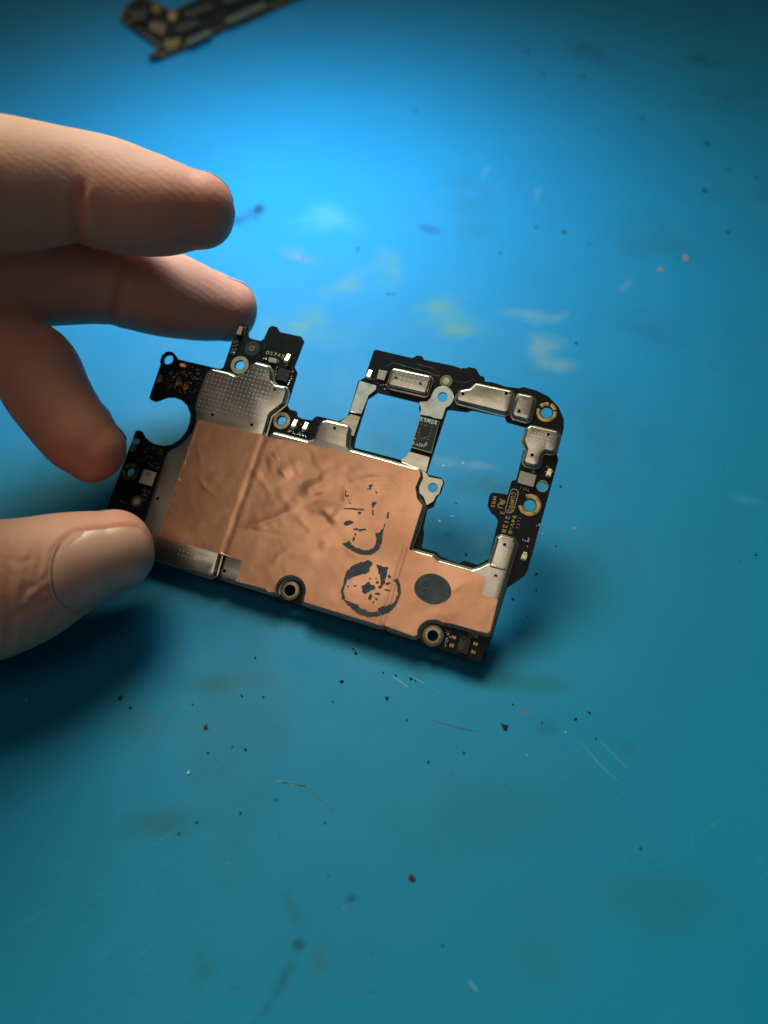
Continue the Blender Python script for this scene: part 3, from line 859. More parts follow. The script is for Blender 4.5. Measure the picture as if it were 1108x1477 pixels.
SP1 = spring_mesh([MAT_GOLD, MAT_TIN], .95, 2.0, .95)
SP2 = spring_mesh([MAT_TIN, MAT_PALEGOLD], .85, 1.7, .8)
SP3 = spring_mesh([MAT_GOLD, MAT_GOLD], .8, 1.5, .7)
for me, p, a in [(SP1, J((352, 380))[0], 0), (SP1, J((455, 405))[0], 0), (SP1, K((235, 420))[0], 0), (SP2, L((795, 380))[0], 0), (SP2, D((745, 545))[0], 0), (SP2, Gz((335, 720))[0], 0),
                 (SP3, Hz((570, 300))[0], -90), (SP3, Hz((540, 560))[0], 20), (SP3, Hz((640, 620))[0], 20), (SP2, Hz((285, 520))[0], 5), (SP1, I((745, 545))[0], 0)]:
    place(me, 'spring_contact', p, a)

# solder specks beside the parts
mb = MB()
for reg, k in [(Hz((560, 370), (880, 430), (740, 680), (470, 560)), 46), (I((100, 280), (200, 300), (150, 440), (90, 420)), 16), (I((250, 130), (290, 145), (260, 230), (225, 270)), 7), (Gz((500, 770), (680, 820), (620, 930), (480, 900)), 16),
               (K((330, 450), (430, 480), (400, 560), (340, 530)), 10), (J((300, 390), (490, 440), (480, 465), (300, 420)), 12), (Gz((330, 650), (560, 700), (440, 880), (280, 820)), 10), (Gz((430, 1130), (560, 1160), (500, 1260), (420, 1230)), 12), (Hz((280, 330), (480, 380), (440, 620), (260, 560)), 16), (L((690, 880), (800, 920), (740, 1060), (620, 1020)), 5),
               (L((480, 1060), (600, 1080), (590, 1180), (470, 1160)), 5), (I((600, 560), (660, 580), (620, 760), (590, 740)), 10), (I((780, 640), (830, 650), (780, 800), (750, 780)), 10), (D((265, 975), (300, 985), (290, 1080), (262, 1075)), 8)]:
    q = trace(reg, 0, 0)
    x0, x1 = min(p[0] for p in q), max(p[0] for p in q); y0, y1 = min(p[1] for p in q), max(p[1] for p in q)
    for _ in range(k * 3):
        x, y = random.uniform(x0, x1), random.uniform(y0, y1)
        if k > 0 and inside(q, x, y):
            mb.box((x, y, .008), (random.uniform(.08, .22), random.uniform(.08, .2), random.uniform(.04, .14)), 0, .02)
            k -= 1
mb.obj('solder_specks', MAT_TIN, board, kind='stuff')
mb = MB()
for reg, k in [(Hz((420, 440), (640, 470), (700, 690), (480, 640)), 16), (Hz((560, 230), (760, 280), (740, 360), (560, 320)), 8), (I((690, 440), (800, 480), (780, 590), (690, 560)), 8), (J((330, 320), (510, 360), (490, 410), (320, 380)), 10),
               (K((200, 330), (300, 350), (290, 450), (190, 430)), 7), (L((750, 240), (870, 260), (830, 400), (740, 380)), 7), (Gz((300, 560), (420, 590), (390, 740), (290, 700)), 8)]:
    q = trace(reg, 0, 0)
    x0, x1 = min(p[0] for p in q), max(p[0] for p in q); y0, y1 = min(p[1] for p in q), max(p[1] for p in q)
    for _ in range(k * 3):
        x, y = random.uniform(x0, x1), random.uniform(y0, y1)
        if k > 0 and inside(q, x, y):
            mb.box((x, y, .008), (random.uniform(.1, .3), random.uniform(.1, .3), random.uniform(.05, .3)), 0, .02)
            k -= 1
mb.obj('gold_specks', MAT_GOLD, board, kind='stuff')
# pads on the face of the sensor module
mb = MB()
for q in N((262, 478), (300, 492), (335, 500), (400, 520), (385, 560), (372, 600), (365, 640), (235, 545), (222, 590), (212, 640), (245, 665), (280, 670), (315, 675), (350, 680), (340, 640), (300, 655)):
    c = P(*q, .88)
    mb.box((c[0], c[1], .874), (random.uniform(.16, .26), random.uniform(.12, .28), .02))
mb.obj('module_pads', MAT_DARKPAD, mod, kind='stuff')
MB().prism(circle(P(*N((175, 672))[0], .88), .15, 12), [(0, .874), (.02, .905)]).obj('module_dot', MAT_PALEGOLD, mod)
MB().prism(trace(N((315, 715), (338, 722), (328, 765), (306, 758)), .88, .2, 2), [(0, .874), (.02, .90)]).obj('module_dot', MAT_PALEGOLD, mod)

# thin raised traces under the solder mask
TRACE = material('mask_over_trace', (.05, .055, .06), .3)


def wire(pts, w=.09, h=.02):
    mb = MB()
    c = [np.array(P(*p)) for p in pts]
    lf, rt = [], []
    for i in range(len(c)):
        d = c[min(i + 1, len(c) - 1)] - c[max(i - 1, 0)]; d /= np.linalg.norm(d); n = np.array([-d[1], d[0]]) * w / 2
        lf.append(tuple(c[i] + n)); rt.append(tuple(c[i] - n))
    mb.prism(ccw(rt + lf[::-1]), [(0, .001), (.02, h)])
    return mb.obj('raised_trace', TRACE, board)


wire(K((420, 285), (480, 248), (545, 258), (650, 288)))
wire(K((650, 288), (870, 345), (990, 398)))
wire(C((245, 225), (330, 240), (370, 222), (400, 228)))
wire(C((100, 190), (160, 195)))
wire(C((0, 112), (120, 145), (150, 180)), .06)
wire(I((490, 310), (485, 370)))
MB().prism(circle(P(*C((318, 182))[0]), 1.15, 28), [(0, .002), (.05, .02)]).obj('mask_disc', MAT_MASK, board)

# --- printing
def text(s, a, b, hgt, z, mt, parent=board, mirror=False, fit=True):
    """s runs from traced point a to b along its foot; hgt in mm"""
    cu = bpy.data.curves.new('print', 'FONT')
    cu.body = s
    cu.resolution_u = 3
    cu.offset = .004
    cu.space_character = 1.18
    o = bpy.data.objects.new('tmp', cu)
    sc.collection.objects.link(o)
    dg = bpy.context.evaluated_depsgraph_get()
    me = bpy.data.meshes.new_from_object(o.evaluated_get(dg))
    bpy.data.objects.remove(o)
    co = np.zeros(len(me.vertices) * 3); me.vertices.foreach_get('co', co); co = co.reshape(-1, 3)
    lo, hi = co.min(0), co.max(0)
    u = (co[:, 0] - lo[0]) / (hi[0] - lo[0]); v = (co[:, 1] - lo[1]) / (hi[1] - lo[1])
    if mirror:
        u = 1 - u
    pa, pb = np.array(P(*a, z)), np.array(P(*b, z))
    d = pb - pa; nrm = np.array([-d[1], d[0]]) / np.linalg.norm(d) * hgt
    xy = pa + u[:, None] * d + v[:, None] * nrm
    me.vertices.foreach_set('co', np.column_stack([xy, np.full(len(xy), z)]).ravel() * MM)
    me.materials.clear(); me.materials.append(mt)
    me.update()
    return link('printed_mark', me, parent)


text('05743', I((500, 440))[0], I((703, 487))[0], .70, .02, MAT_PALEGOLD)
text('-\u2022', I((712, 475))[0], I((752, 482))[0], .2, .02, MAT_PALEGOLD)
text('K9M0A', N((240, 434))[0], N((458, 492))[0], .78, .885, MAT_PRINT, mod)
text('2-x207', N((135, 742))[0], N((300, 790))[0], .5, .885, MAT_PRINT, mod)
text('COMPEQ', L((375, 550))[0], L((330, 770))[0], .86, .02, MAT_GOLDPRINT)
text('R', L((250, 622))[0], L((238, 672))[0], .95, .02, MAT_GOLDPRINT, mirror=True)
text('U', L((226, 676))[0], L((214, 726))[0], .95, .02, MAT_GOLDPRINT)
text('MRS', L((170, 598))[0], L((145, 722))[0], .62, .02, MAT_GOLDPRINT)
text('94V-0', L((393, 812))[0], L((338, 1022))[0], .66, .02, MAT_GOLDPRINT)
text('2', L((262, 768))[0], L((252, 800))[0], .66, .02, MAT_GOLDPRINT)
text('2128', L((318, 818))[0], L((266, 1008))[0], .70, .02, MAT_GOLDPRINT)
text('17-2', Gz((498, 690))[0], Gz((665, 730))[0], .6, .02, material('faint_print', (.10, .085, .06), .6))
text('L608', D((355, 1090))[0], D((370, 1035))[0], .35, .505, material('faint_grey', (.09, .09, .09), .6))
text('ED', D((374, 1090))[0], D((384, 1050))[0], .35, .505, bpy.data.materials['faint_grey'])
# scribed crosses on the shields and stamped marks
for p, s, z in [(A((797, 343))[0], .5, HS), (C((557, 352))[0], .6, 1.25), (C((725, 348))[0], .55, 1.2)]:
    mbk = MB()
    c = P(*p, z)
    for k in range(4):
        a = k * math.pi / 4 + .2
        d = np.array([math.cos(a), math.sin(a)]); nn = np.array([-d[1], d[0]]) * .035
        e = np.array(c)
        mbk.prism(ccw([tuple(e - d * s + nn), tuple(e - d * s - nn), tuple(e + d * s - nn), tuple(e + d * s + nn)]), [(0, z - .02), (0, z + .012 + .002 * k)])
    mbk.obj('scribed_cross', MAT_TIN if z == HS else MAT_DARKPAD, board)
# rounded frame round the maker's print
q = L((375, 528), (400, 512), (440, 522), (462, 545), (455, 590), (405, 765), (375, 795), (330, 790), (305, 765), (310, 735), (358, 560))
o_, i_ = trace(q, .02, 2, 4), None
MB().prism(o_, [(0, .006), (0, .02)], [inset(o_, .11)]).obj('print_frame', MAT_GOLDPRINT, board)

# ------------------------------------------------------------------ the hand
def catmull(c, step):
    c = np.array(c, float)
    c = np.vstack([2 * c[0] - c[1], c, 2 * c[-1] - c[-2]])
    out = []
    for i in range(1, len(c) - 2):
        n = max(2, int(np.linalg.norm(c[i + 1][:3] - c[i][:3]) / step))
        for k in range(n):
            t = k / n
            p0, p1, p2, p3 = c[i - 1], c[i], c[i + 1], c[i + 2]
            out.append(.5 * (2 * p1 + (p2 - p0) * t + (2 * p0 - 5 * p1 + 4 * p2 - p3) * t * t + (3 * p1 - p0 - 3 * p2 + p3) * t ** 3))
    out.append(c[-2])
    return np.array(out)


class Limb:
    """tube through traced joints (px, py, depth mm, half width mm, half thickness mm); dorsal = direction of the back of the finger"""

    def __init__(self, pts, dorsal, tip=1.0):
        c = [tuple(W(x, y, d) / MM) + (a, b) for x, y, d, a, b in pts]
        self.c = catmull(c, 1.0)
        n = len(self.c)
        p = self.c[:, :3]
        t = np.gradient(p, axis=0)
        t /= np.linalg.norm(t, axis=1)[:, None]
        self.t = t
        dorsal = np.array(dorsal, float)
        if dorsal.ndim == 1:
            dorsal = np.tile(dorsal, (n, 1))
        else:
            s = np.linspace(0, 1, len(dorsal))
            dorsal = np.column_stack([np.interp(np.linspace(0, 1, n), s, dorsal[:, k]) for k in range(3)])
        d = dorsal - (dorsal * t).sum(1)[:, None] * t
        self.d = d / np.linalg.norm(d, axis=1)[:, None]
        self.l = np.cross(self.t, self.d)
        self.tip = tip

    def frame(self, s):                   # s beyond the last ring runs into the rounded tip
        n = len(self.c)
        if s <= n - 1:
            i = min(int(s), n - 2); f = s - i
            g = lambda a: a[i] * (1 - f) + a[i + 1] * f
            c = g(self.c)
            return c[:3], g(self.t), g(self.d), g(self.l), c[3], c[4]
        c = self.c[-1]
        L_ = c[4] * self.tip
        q = min((s - (n - 1)) / L_, 1)
        k = math.sqrt(max(1 - q ** 2.3, 0))
        return c[:3] + self.t[-1] * q * L_, self.t[-1], self.d[-1], self.l[-1], c[3] * k, c[4] * k

    def point(self, s, ang, off=0.0):     # ang 0 = back of the finger
        p, t, d, l, a, b = self.frame(s)
        return p + d * math.cos(ang) * (b + off) + l * math.sin(ang) * (a + off)

    def end(self):
        return len(self.c) - 1 + self.c[-1][4] * self.tip

    def add(self, mb, seg=40):
        ss = list(np.arange(0, len(self.c) - 1, 1.0)) + list(np.linspace(len(self.c) - 1, self.end() - .02, 12))
        s0 = len(mb.v)
        v, f = [], []
        for s in ss:
            v += [self.point(s, 2 * math.pi * k / seg) for k in range(seg)]
        for i in range(len(ss) - 1):
            f += [(i * seg + k, i * seg + (k + 1) % seg, (i + 1) * seg + (k + 1) % seg, (i + 1) * seg + k) for k in range(seg)]
        f += [tuple(range(seg))[::-1], tuple((len(ss) - 1) * seg + k for k in range(seg))]
        mb.add(v, f)


away = lambda u, r, f: UP * u + RT * r + FW * f
# fingers: from the knuckle (left of the picture) to the tip
ring_f = Limb([(-480, 250, 114, 11.2, 10.5), (-300, 262, 118.6, 10.7, 10.3), (-150, 262, 125.4, 10.6, 10.6), (-60, 262, 131.1, 10.6, 10.6), (20, 266, 134.5, 10.3, 10.3), (80, 268, 136.8, 9.46, 9.35), (115, 270, 137.9, 9.01, 8.66), (150, 279, 138.5, 9.01, 9.12),
               (200, 293, 139.1, 8.66, 8.66), (245, 301, 139.6, 7.98, 7.41), (283, 304, 140.2, 6.84, 5.7)], away(.85, .15, .5), 1.15)
middle_f = Limb([(-470, 420, 116, 9.7, 9.13), (-300, 420, 126, 9.16, 8.78), (-120, 408, 138, 9.2, 9.2), (-20, 402, 144, 8.83, 8.83), (70, 402, 149, 8.36, 8.27), (150, 405, 153, 7.99, 7.7), (185, 410, 154.5, 8.09, 8.09), (240, 424, 157, 8.09, 8.09), (290, 439, 160, 7.23, 6.94),
                 (328, 448, 162, 6.17, 5.79)], away(.85, .1, .5), 1.0)
index_f = Limb([(-460, 560, 120, 9.38, 9), (-300, 500, 130, 8.67, 8.48), (-150, 475, 139, 8.13, 8.13), (-60, 484, 142, 7.57, 7.57), (0, 506, 143, 7.2, 7.39), (46, 526, 143.5, 7.2, 7.58), (68, 565, 144, 7.01, 7.39), (92, 602, 144.5, 6.73, 6.82), (116, 632, 145, 6.5, 6.5), (133, 648, 145.5, 5.9, 5.7)],
               [away(.7, .3, .2), away(.7, .4, .3), away(.4, .9, .8), away(.3, .9, 1.1)], 1.0)
little_f = Limb([(-470, 80, 98, 8.6, 8.2), (-330, 110, 100, 8.0, 7.6), (-220, 170, 106, 7.2, 7.0), (-200, 250, 116, 6.6, 6.4), (-240, 300, 122, 6.0, 5.6)], away(.9, .2, -.2), 1.0)
thumb = Limb([(-560, 900, 122, 13.3, 12.4), (-380, 905, 126, 11.9, 11), (-220, 890, 129, 11, 10.3), (-100, 872, 130.5, 11.2, 10.3), (-20, 853, 132, 11.4, 10.3), (40, 836, 133.5, 10.5, 9.38), (90, 816, 135.5, 9, 8.24), (130, 803, 137, 7.86, 7.28), (160, 795, 138.2, 7, 6.33)],
             away(-.42, .25, -.85), 1.12)
limbs = [ring_f, middle_f, index_f, little_f, thumb]
palm = [Limb([(-900, 430, 118, 22, 16), (-700, 400, 112, 24, 15), (-560, 350, 106, 24, 13), (-480, 330, 106, 23, 11)], away(.3, 0, -.8)),
        Limb([(-900, 560, 122, 20, 16), (-720, 700, 122, 17, 15), (-560, 870, 126, 14, 13.5)], away(-.3, 0, -.8)),
        Limb([(-1000, 470, 118, 21, 16), (-860, 470, 118, 23, 17), (-760, 500, 116, 22, 16)], away(.2, 0, -.8)),
        Limb([(-1700, 620, 150, 30, 27), (-1350, 560, 138, 26, 22), (-1120, 500, 124, 22, 17.5), (-900, 470, 118, 23, 17)], away(.2, 0, -.8))]
hb = MB()
for l_ in limbs + palm:
    l_.add(hb)
# webs between the knuckles
for a, b in [(ring_f, middle_f), (middle_f, index_f), (ring_f, little_f)]:
    pa, pb = a.c[0], b.c[0]
    v0 = len(hb.v)
    web = Limb.__new__(Limb)
    web.c = catmull([tuple(pa[:3]) + (9, 8), tuple((pa[:3] + pb[:3]) / 2) + (9, 8), tuple(pb[:3]) + (9, 8)], 1.0)
    t = np.gradient(web.c[:, :3], axis=0); web.t = t / np.linalg.norm(t, axis=1)[:, None]
    d = np.tile(-FW, (len(t), 1)); d = d - (d * web.t).sum(1)[:, None] * web.t
    web.d = d / np.linalg.norm(d, axis=1)[:, None]; web.l = np.cross(web.t, web.d); web.tip = 1
    web.add(hb)
tmp = hb.obj('tmp_hand', [], None)
rm = tmp.modifiers.new('r', 'REMESH'); rm.mode = 'VOXEL'; rm.voxel_size = .00042
sm = tmp.modifiers.new('s', 'SMOOTH'); sm.iterations = 10; sm.factor = .6
dg = bpy.context.evaluated_depsgraph_get()
hme = bpy.data.meshes.new_from_object(tmp.evaluated_get(dg))
bpy.data.objects.remove(tmp)
nv = len(hme.vertices)
co = np.zeros(nv * 3); hme.vertices.foreach_get('co', co); co = co.reshape(-1, 3)
no = np.zeros(nv * 3); hme.vertices.foreach_get('normal', no); no = no.reshape(-1, 3)
# skin folds: (surface polyline traced on the near side, half width mm, depth mm)
rel = co - CAM
dep = rel @ FW
sx = IW / 2 + FPX * (rel @ RT) / dep
sy = IH / 2 - FPX * (rel @ UP) / dep
front = (no * rel).sum(1) < 0
folds = [([(117, 250), (112, 285), (113, 330), (112, 350)], .9, .55), ([(120, 262), (119, 320)], .5, .25), ([(180, 372), (172, 410), (166, 450), (164, 462)], .9, .5), 
         ([(2, 775), (9, 830), (14, 890), (10, 935)], .7, .40), ([(14, 890), (40, 880), (70, 866), (84, 838)], .5, .26), ([(14, 890), (30, 910), (38, 942)], .5, .26), ([(44, 790), (38, 836), (24, 884)], .45, .24),
         ([(96, 812), (72, 846), (46, 868), (16, 892)], .45, .22), ([(0, 768), (16, 800), (13, 850)], .45, .2), ([(62, 790), (52, 830), (32, 868)], .45, .2), ([(88, 878), (70, 900), (52, 932)], .45, .18), ([(40, 905), (42, 935)], .45, .2),
         ([(4, 800), (26, 812), (48, 806)], .45, .16), ([(88, 822), (80, 852), (78, 890)], .45, .14), ([(0, 905), (20, 918), (30, 940)], .45, .2), ([(26, 850), (50, 846), (72, 828)], .45, .16), ([(20, 760), (30, 790), (28, 830)], .45, .14)]
off = np.zeros(nv)
for pl, w, dp in folds:
    if pl[0][1] > 700:
        dp *= .62
    best = np.full(nv, 1e9)
    seg_l = [math.hypot(b[0] - a[0], b[1] - a[1]) for a, b in zip(pl[:-1], pl[1:])]
    len_acc, pos = 0.0, np.zeros(nv)
    for k_, ((x0, y0), (x1, y1)) in enumerate(zip(pl[:-1], pl[1:])):
        d, t = segd(sx, sy, (x0, y0), (x1, y1))
        g = (len_acc + t * seg_l[k_]) / sum(seg_l)
        pos = np.where(d < best, g, pos)
        best = np.minimum(best, d)
        len_acc += seg_l[k_]
    dp = dp * smoothstep(0, .3, pos) * smoothstep(0, .3, 1.12 - pos)
    mmd = best * dep / FPX / MM
    off -= np.where(front, dp * np.exp(-(mmd / w) ** 2) - .35 * dp * np.exp(-((mmd - 2.2 * w) / w) ** 2), 0)


# nails: a curved plate along the back of the tip, its skin fold raised round it
def nail_uv(limb, s0, s1, half, m=22, n=22):
    pts = []
    for i in range(m + 1):
        u = i / m
        s = s0 + (s1 - s0) * u
        for j in range(n + 1):
            v = j / n * 2 - 1
            # rounded root and rounded free edge
            ss = s + (s1 - s0) * .28 * (v * v) * (1 - u) * 1.2 - (s1 - s0) * .10 * v * v * u
            pts.append((ss, half * v * (1 - .10 * u)))
    return pts, m, n


nails = []
for limb, s0b, s1b, half in [(thumb, -9.5, 6.6, 1.02), (ring_f, -7.5, 6.2, .95), (middle_f, -7, 5.2, .95), (index_f, -6.5, 3.2, .85), (little_f, -6, 4.5, .95)]:
    base = len(limb.c) - 1
    pts, m, n = nail_uv(limb, base + s0b, base + s1b, half)
    mb = MB()
    v = []
    for k, (s, a) in enumerate(pts):
        u = (k // (n + 1)) / m
        e = abs(a) / half
        o_ = .40 - .42 * e ** 4 - .42 * max(0, 1 - u / .3) ** 2
        v.append(limb.point(min(s, limb.end() - .05), a, o_))
    f = [(i * (n + 1) + j, i * (n + 1) + j + 1, (i + 1) * (n + 1) + j + 1, (i + 1) * (n + 1) + j) for i in range(m) for j in range(n)]
    mb.add(v, f)
    nails.append(mb)
    # fold: raise skin just outside the nail edge
    edge = np.array([v[j] for j in range(n + 1)] + [v[i * (n + 1)] for i in range(m + 1)] + [v[i * (n + 1) + n] for i in range(m + 1)])
    near = np.linalg.norm(co / MM - edge.mean(0), axis=1) < 25
    idx = np.where(near)[0]
    ctr = np.array([limb.point(base + (s0b + s1b) / 2, 0)])
    ch = [np.array([v[j] for j in range(n + 1)]), np.array([v[i * (n + 1)] for i in range(m + 1)]), np.array([v[i * (n + 1) + n] for i in range(m + 1)])]
    edge = np.concatenate([np.concatenate([c_[:-1] + (c_[1:] - c_[:-1]) * q_ for q_ in (0, .25, .5, .75)]) for c_ in ch])
    dd = np.concatenate([np.min(np.linalg.norm(co[b_, None, :] / MM - edge[None], axis=2), axis=1) for b_ in np.array_split(idx, 20)])
    off[idx] += (.14 * np.exp(-((dd - 1.1) / .7) ** 2) - .10 * np.exp(-(dd / .45) ** 2)) * (1 if limb is thumb else .5)
co2 = co + no * off[:, None] * MM
hme.vertices.foreach_set('co', co2.ravel())
hme.polygons.foreach_set('use_smooth', [True] * len(hme.polygons))
hme.update()


def skin_material():
    m = bpy.data.materials.new('skin')
    m.use_nodes = True
    t = m.node_tree
    b = t.nodes['Principled BSDF']
    tc = t.nodes.new('ShaderNodeTexCoord')

    def noise(scale, det=4):
        n = t.nodes.new('ShaderNodeTexNoise'); n.inputs['Scale'].default_value = scale; n.inputs['Detail'].default_value = det
        t.links.new(tc.outputs['Object'], n.inputs['Vector'])
        return n.outputs['Fac']
    mx = t.nodes.new('ShaderNodeMix'); mx.data_type = 'RGBA'
    mx.inputs['A'].default_value = (.59, .280, .200, 1); mx.inputs['B'].default_value = (.69, .37, .28, 1)
    t.links.new(noise(110, 6), mx.inputs['Factor'])
    at = t.nodes.new('ShaderNodeAttribute'); at.attribute_name = 'redness'
    bl = t.nodes.new('ShaderNodeTexNoise'); bl.inputs['Scale'].default_value = 190; bl.inputs['Detail'].default_value = 3
    t.links.new(tc.outputs['Object'], bl.inputs['Vector'])
    ad = t.nodes.new('ShaderNodeMath'); ad.operation = 'MULTIPLY_ADD'; ad.inputs[1].default_value = .5; ad.use_clamp = True
    sb = t.nodes.new('ShaderNodeMath'); sb.operation = 'SUBTRACT'; sb.inputs[1].default_value = .38
    t.links.new(bl.outputs['Fac'], sb.inputs[0]); t.links.new(sb.outputs[0], ad.inputs[0]); t.links.new(at.outputs['Fac'], ad.inputs[2])
    mr2 = t.nodes.new('ShaderNodeMix'); mr2.data_type = 'RGBA'; mr2.inputs['B'].default_value = (.66, .25, .185, 1)
    t.links.new(ad.outputs[0], mr2.inputs['Factor']); t.links.new(mx.outputs['Result'], mr2.inputs['A'])
    t.links.new(mr2.outputs['Result'], b.inputs['Base Color'])
    b.inputs['Subsurface Weight'].default_value = .65
    b.inputs['Subsurface Radius'].default_value = (1, .30, .16)
    b.inputs['Subsurface Scale'].default_value = .0032
    b.inputs['Roughness'].default_value = .58
    b.inputs['Specular IOR Level'].default_value = .28
    # finger-print ridges and pores
    wv = t.nodes.new('ShaderNodeTexWave'); wv.wave_type = 'BANDS'; wv.bands_direction = 'DIAGONAL'
    wv.inputs['Scale'].default_value = 330; wv.inputs['Distortion'].default_value = 9; wv.inputs['Detail'].default_value = 2; wv.inputs['Detail Scale'].default_value = .25
    t.links.new(tc.outputs['Object'], wv.inputs['Vector'])
    vo = t.nodes.new('ShaderNodeTexVoronoi'); vo.inputs['Scale'].default_value = 1300
    t.links.new(tc.outputs['Object'], vo.inputs['Vector'])
    b1 = t.nodes.new('ShaderNodeBump'); b1.inputs['Distance'].default_value = .00006; b1.inputs['Strength'].default_value = .20
    t.links.new(wv.outputs['Fac'], b1.inputs['Height'])
    b2 = t.nodes.new('ShaderNodeBump'); b2.inputs['Distance'].default_value = .00009; b2.inputs['Strength'].default_value = .45
    t.links.new(vo.outputs['Distance'], b2.inputs['Height']); t.links.new(b1.outputs['Normal'], b2.inputs['Normal'])
    b3 = t.nodes.new('ShaderNodeBump'); b3.inputs['Distance'].default_value = .00018; b3.inputs['Strength'].default_value = .3
    t.links.new(noise(260, 4), b3.inputs['Height']); t.links.new(b2.outputs['Normal'], b3.inputs['Normal'])
    t.links.new(b3.outputs['Normal'], b.inputs['Normal'])
    return m


tips = [l_.frame(l_.end() - 3)[0] for l_ in limbs]
red = np.zeros(nv)
for tp_ in tips:
    red = np.maximum(red, np.exp(-(np.linalg.norm(co2 / MM - tp_, axis=1) / 13) ** 2))
red = np.clip(red * .75 + np.clip(-off * 1.6, 0, .6), 0, 1)
hme.attributes.new('redness', 'FLOAT', 'POINT').data.foreach_set('value', red.astype(np.float32))
SKIN = skin_material()
hme.materials.clear(); hme.materials.append(SKIN)
hand = link('hand', hme)
tag(hand, 'bare hand with thumb and fingertips gripping the board by its end', 'hand')
NAIL = material('nail', (.60, .31, .25), .36, 0, noise=(300, (.66, .37, .30), .35, .7), Subsurface_Weight=.5, Subsurface_Scale=.001)
for mb in nails:
    mb.obj('nail', NAIL, hand, smooth=True)

# pale dry skin along the root of the thumb nail
base = len(thumb.c) - 1
pts, m, n = nail_uv(thumb, base - 9.5, base + 6.6, 1.02)
root = [thumb.point(s_ - .35, a_, .16) for s_, a_ in pts[2:n - 1]]
mb = MB()
for i, p in enumerate(root):
    q = root[min(i + 1, len(root) - 1)] - root[max(i - 1, 0)]
    q /= np.linalg.norm(q)
    e1 = np.cross(q, [.3, .5, .8]); e1 /= np.linalg.norm(e1); e2 = np.cross(q, e1)
    rr = .11 * (.5 + .5 * math.sin(math.pi * i / (len(root) - 1))) * (1 + .45 * math.sin(i * 2.3) * math.cos(i * 1.1))
    mb.v += [tuple(p + (e1 * math.cos(k * math.pi / 3) + e2 * math.sin(k * math.pi / 3)) * rr) for k in range(6)]
    if i:
        mb.f += [((i - 1) * 6 + k, (i - 1) * 6 + (k + 1) % 6, i * 6 + (k + 1) % 6, i * 6 + k) for k in range(6)]
        mb.m += [0] * 6
mb.obj('cuticle', material('dry_skin', (.68, .42, .33), .6, Subsurface_Weight=.5, Subsurface_Scale=.001), hand, smooth=True)

# ------------------------------------------------------------------ the blurred scrap board at the far side of the mat
scrap_px = [(171, 24, 6), (229, 66, 2), (212, 81, 2), (232, 80), (267, 66), (330, 35), (357, 26), (414, 0), (500, -36), (480, -62), (330, -24), (273, 2), (248, 15), (228, 4), (205, -6, 4), (182, 4, 4)]


def ground(pts, z=2.0, r=2):
    return ccw(dedupe([tuple(G(x, y, z * MM)[:2] / MM) for x, y in fillet(pts, r, 4)]))


scrap = bpy.data.objects.new('scrap_board', None)
sc.collection.objects.link(scrap)
so = G(290, 40, 0)
scrap.location = (so[0], so[1], 0)
tag(scrap, 'dark narrow forked scrap of another circuit board with brass-coloured edges', 'circuit board')


def sh(ring):
    return [(x - so[0] / MM, y - so[1] / MM) for x, y in ring]


MAT_RIM = material('dull_brass', (.09, .058, .02), .55, .4, noise=(220, (.03, .03, .025), .42, .58), bump=(300, .3))
MAT_RIM2 = material('tarnished_brass', (.17, .11, .035), .5, .6, noise=(300, (.10, .07, .03), .42, .6))
sr = sh(ground(scrap_px, 1.6))
MB().prism(sr, [(0, .05), (0, 1.5), (.15, 1.6)]).obj('board_base', MAT_RIM, scrap)
MB().prism(inset(sr, 1.4), [(0, 1.55), (0, 1.9), (.1, 2.0)]).obj('board_face', MAT_MASK, scrap)
for pts, h, mt, nm in [([(184, 14), (216, 12), (210, 28), (190, 30)], 3.2, MAT_IC, 'connector'), ([(262, 18), (300, 4), (310, 12), (272, 26)], 3.0, MAT_IC, 'connector'), ([(252, 40), (282, 26), (290, 34), (258, 48)], 2.8, MAT_IC, 'connector'),
                       ([(318, 0), (380, -24), (388, -14), (326, 8)], 3.0, MAT_IC, 'connector'), ([(218, 30), (240, 34), (236, 50), (214, 42)], 2.6, MAT_BROWN, 'brown_chip'), ([(236, 58), (262, 54), (256, 66), (238, 70)], 2.6, MAT_RIM2, 'screw_pad'),
                       ([(268, 58), (302, 42), (306, 48), (272, 64)], 2.4, material('grey_green_frame', (.06, .08, .065), .5, .4), 'frame_strip'), ([(322, 28), (380, 2), (386, 8), (330, 34)], 2.4, bpy.data.materials['grey_green_frame'], 'frame_strip'),
                       ([(218, 6), (232, 8), (232, 18), (220, 18)], 2.8, MAT_RIM2, 'screw_pad'), ([(242, 18), (256, 16), (254, 26), (244, 28)], 2.6, MAT_GOLD, 'gold_pad'), ([(215, 76), (230, 74), (230, 79), (214, 81)], 2.2, MAT_IC, 'hook')]:
    MB().prism(sh(ground(pts, h, 1)), [(0, 1.4), (0, h - .2), (.2, h)]).obj(nm, mt, scrap)

# ------------------------------------------------------------------ crumbs lying on the mat
MAT_CRUMB = material('black_crumb', (.006, .006, .007), .6, bump=(900, .2))
MAT_RUST = material('brown_crumb', (.10, .03, .02), .6, bump=(900, .2))
MAT_PALE = material('pale_crumb', (.34, .40, .44), .5)
MAT_FLECK = material('orange_fleck', (.17, .15, .19), .7)


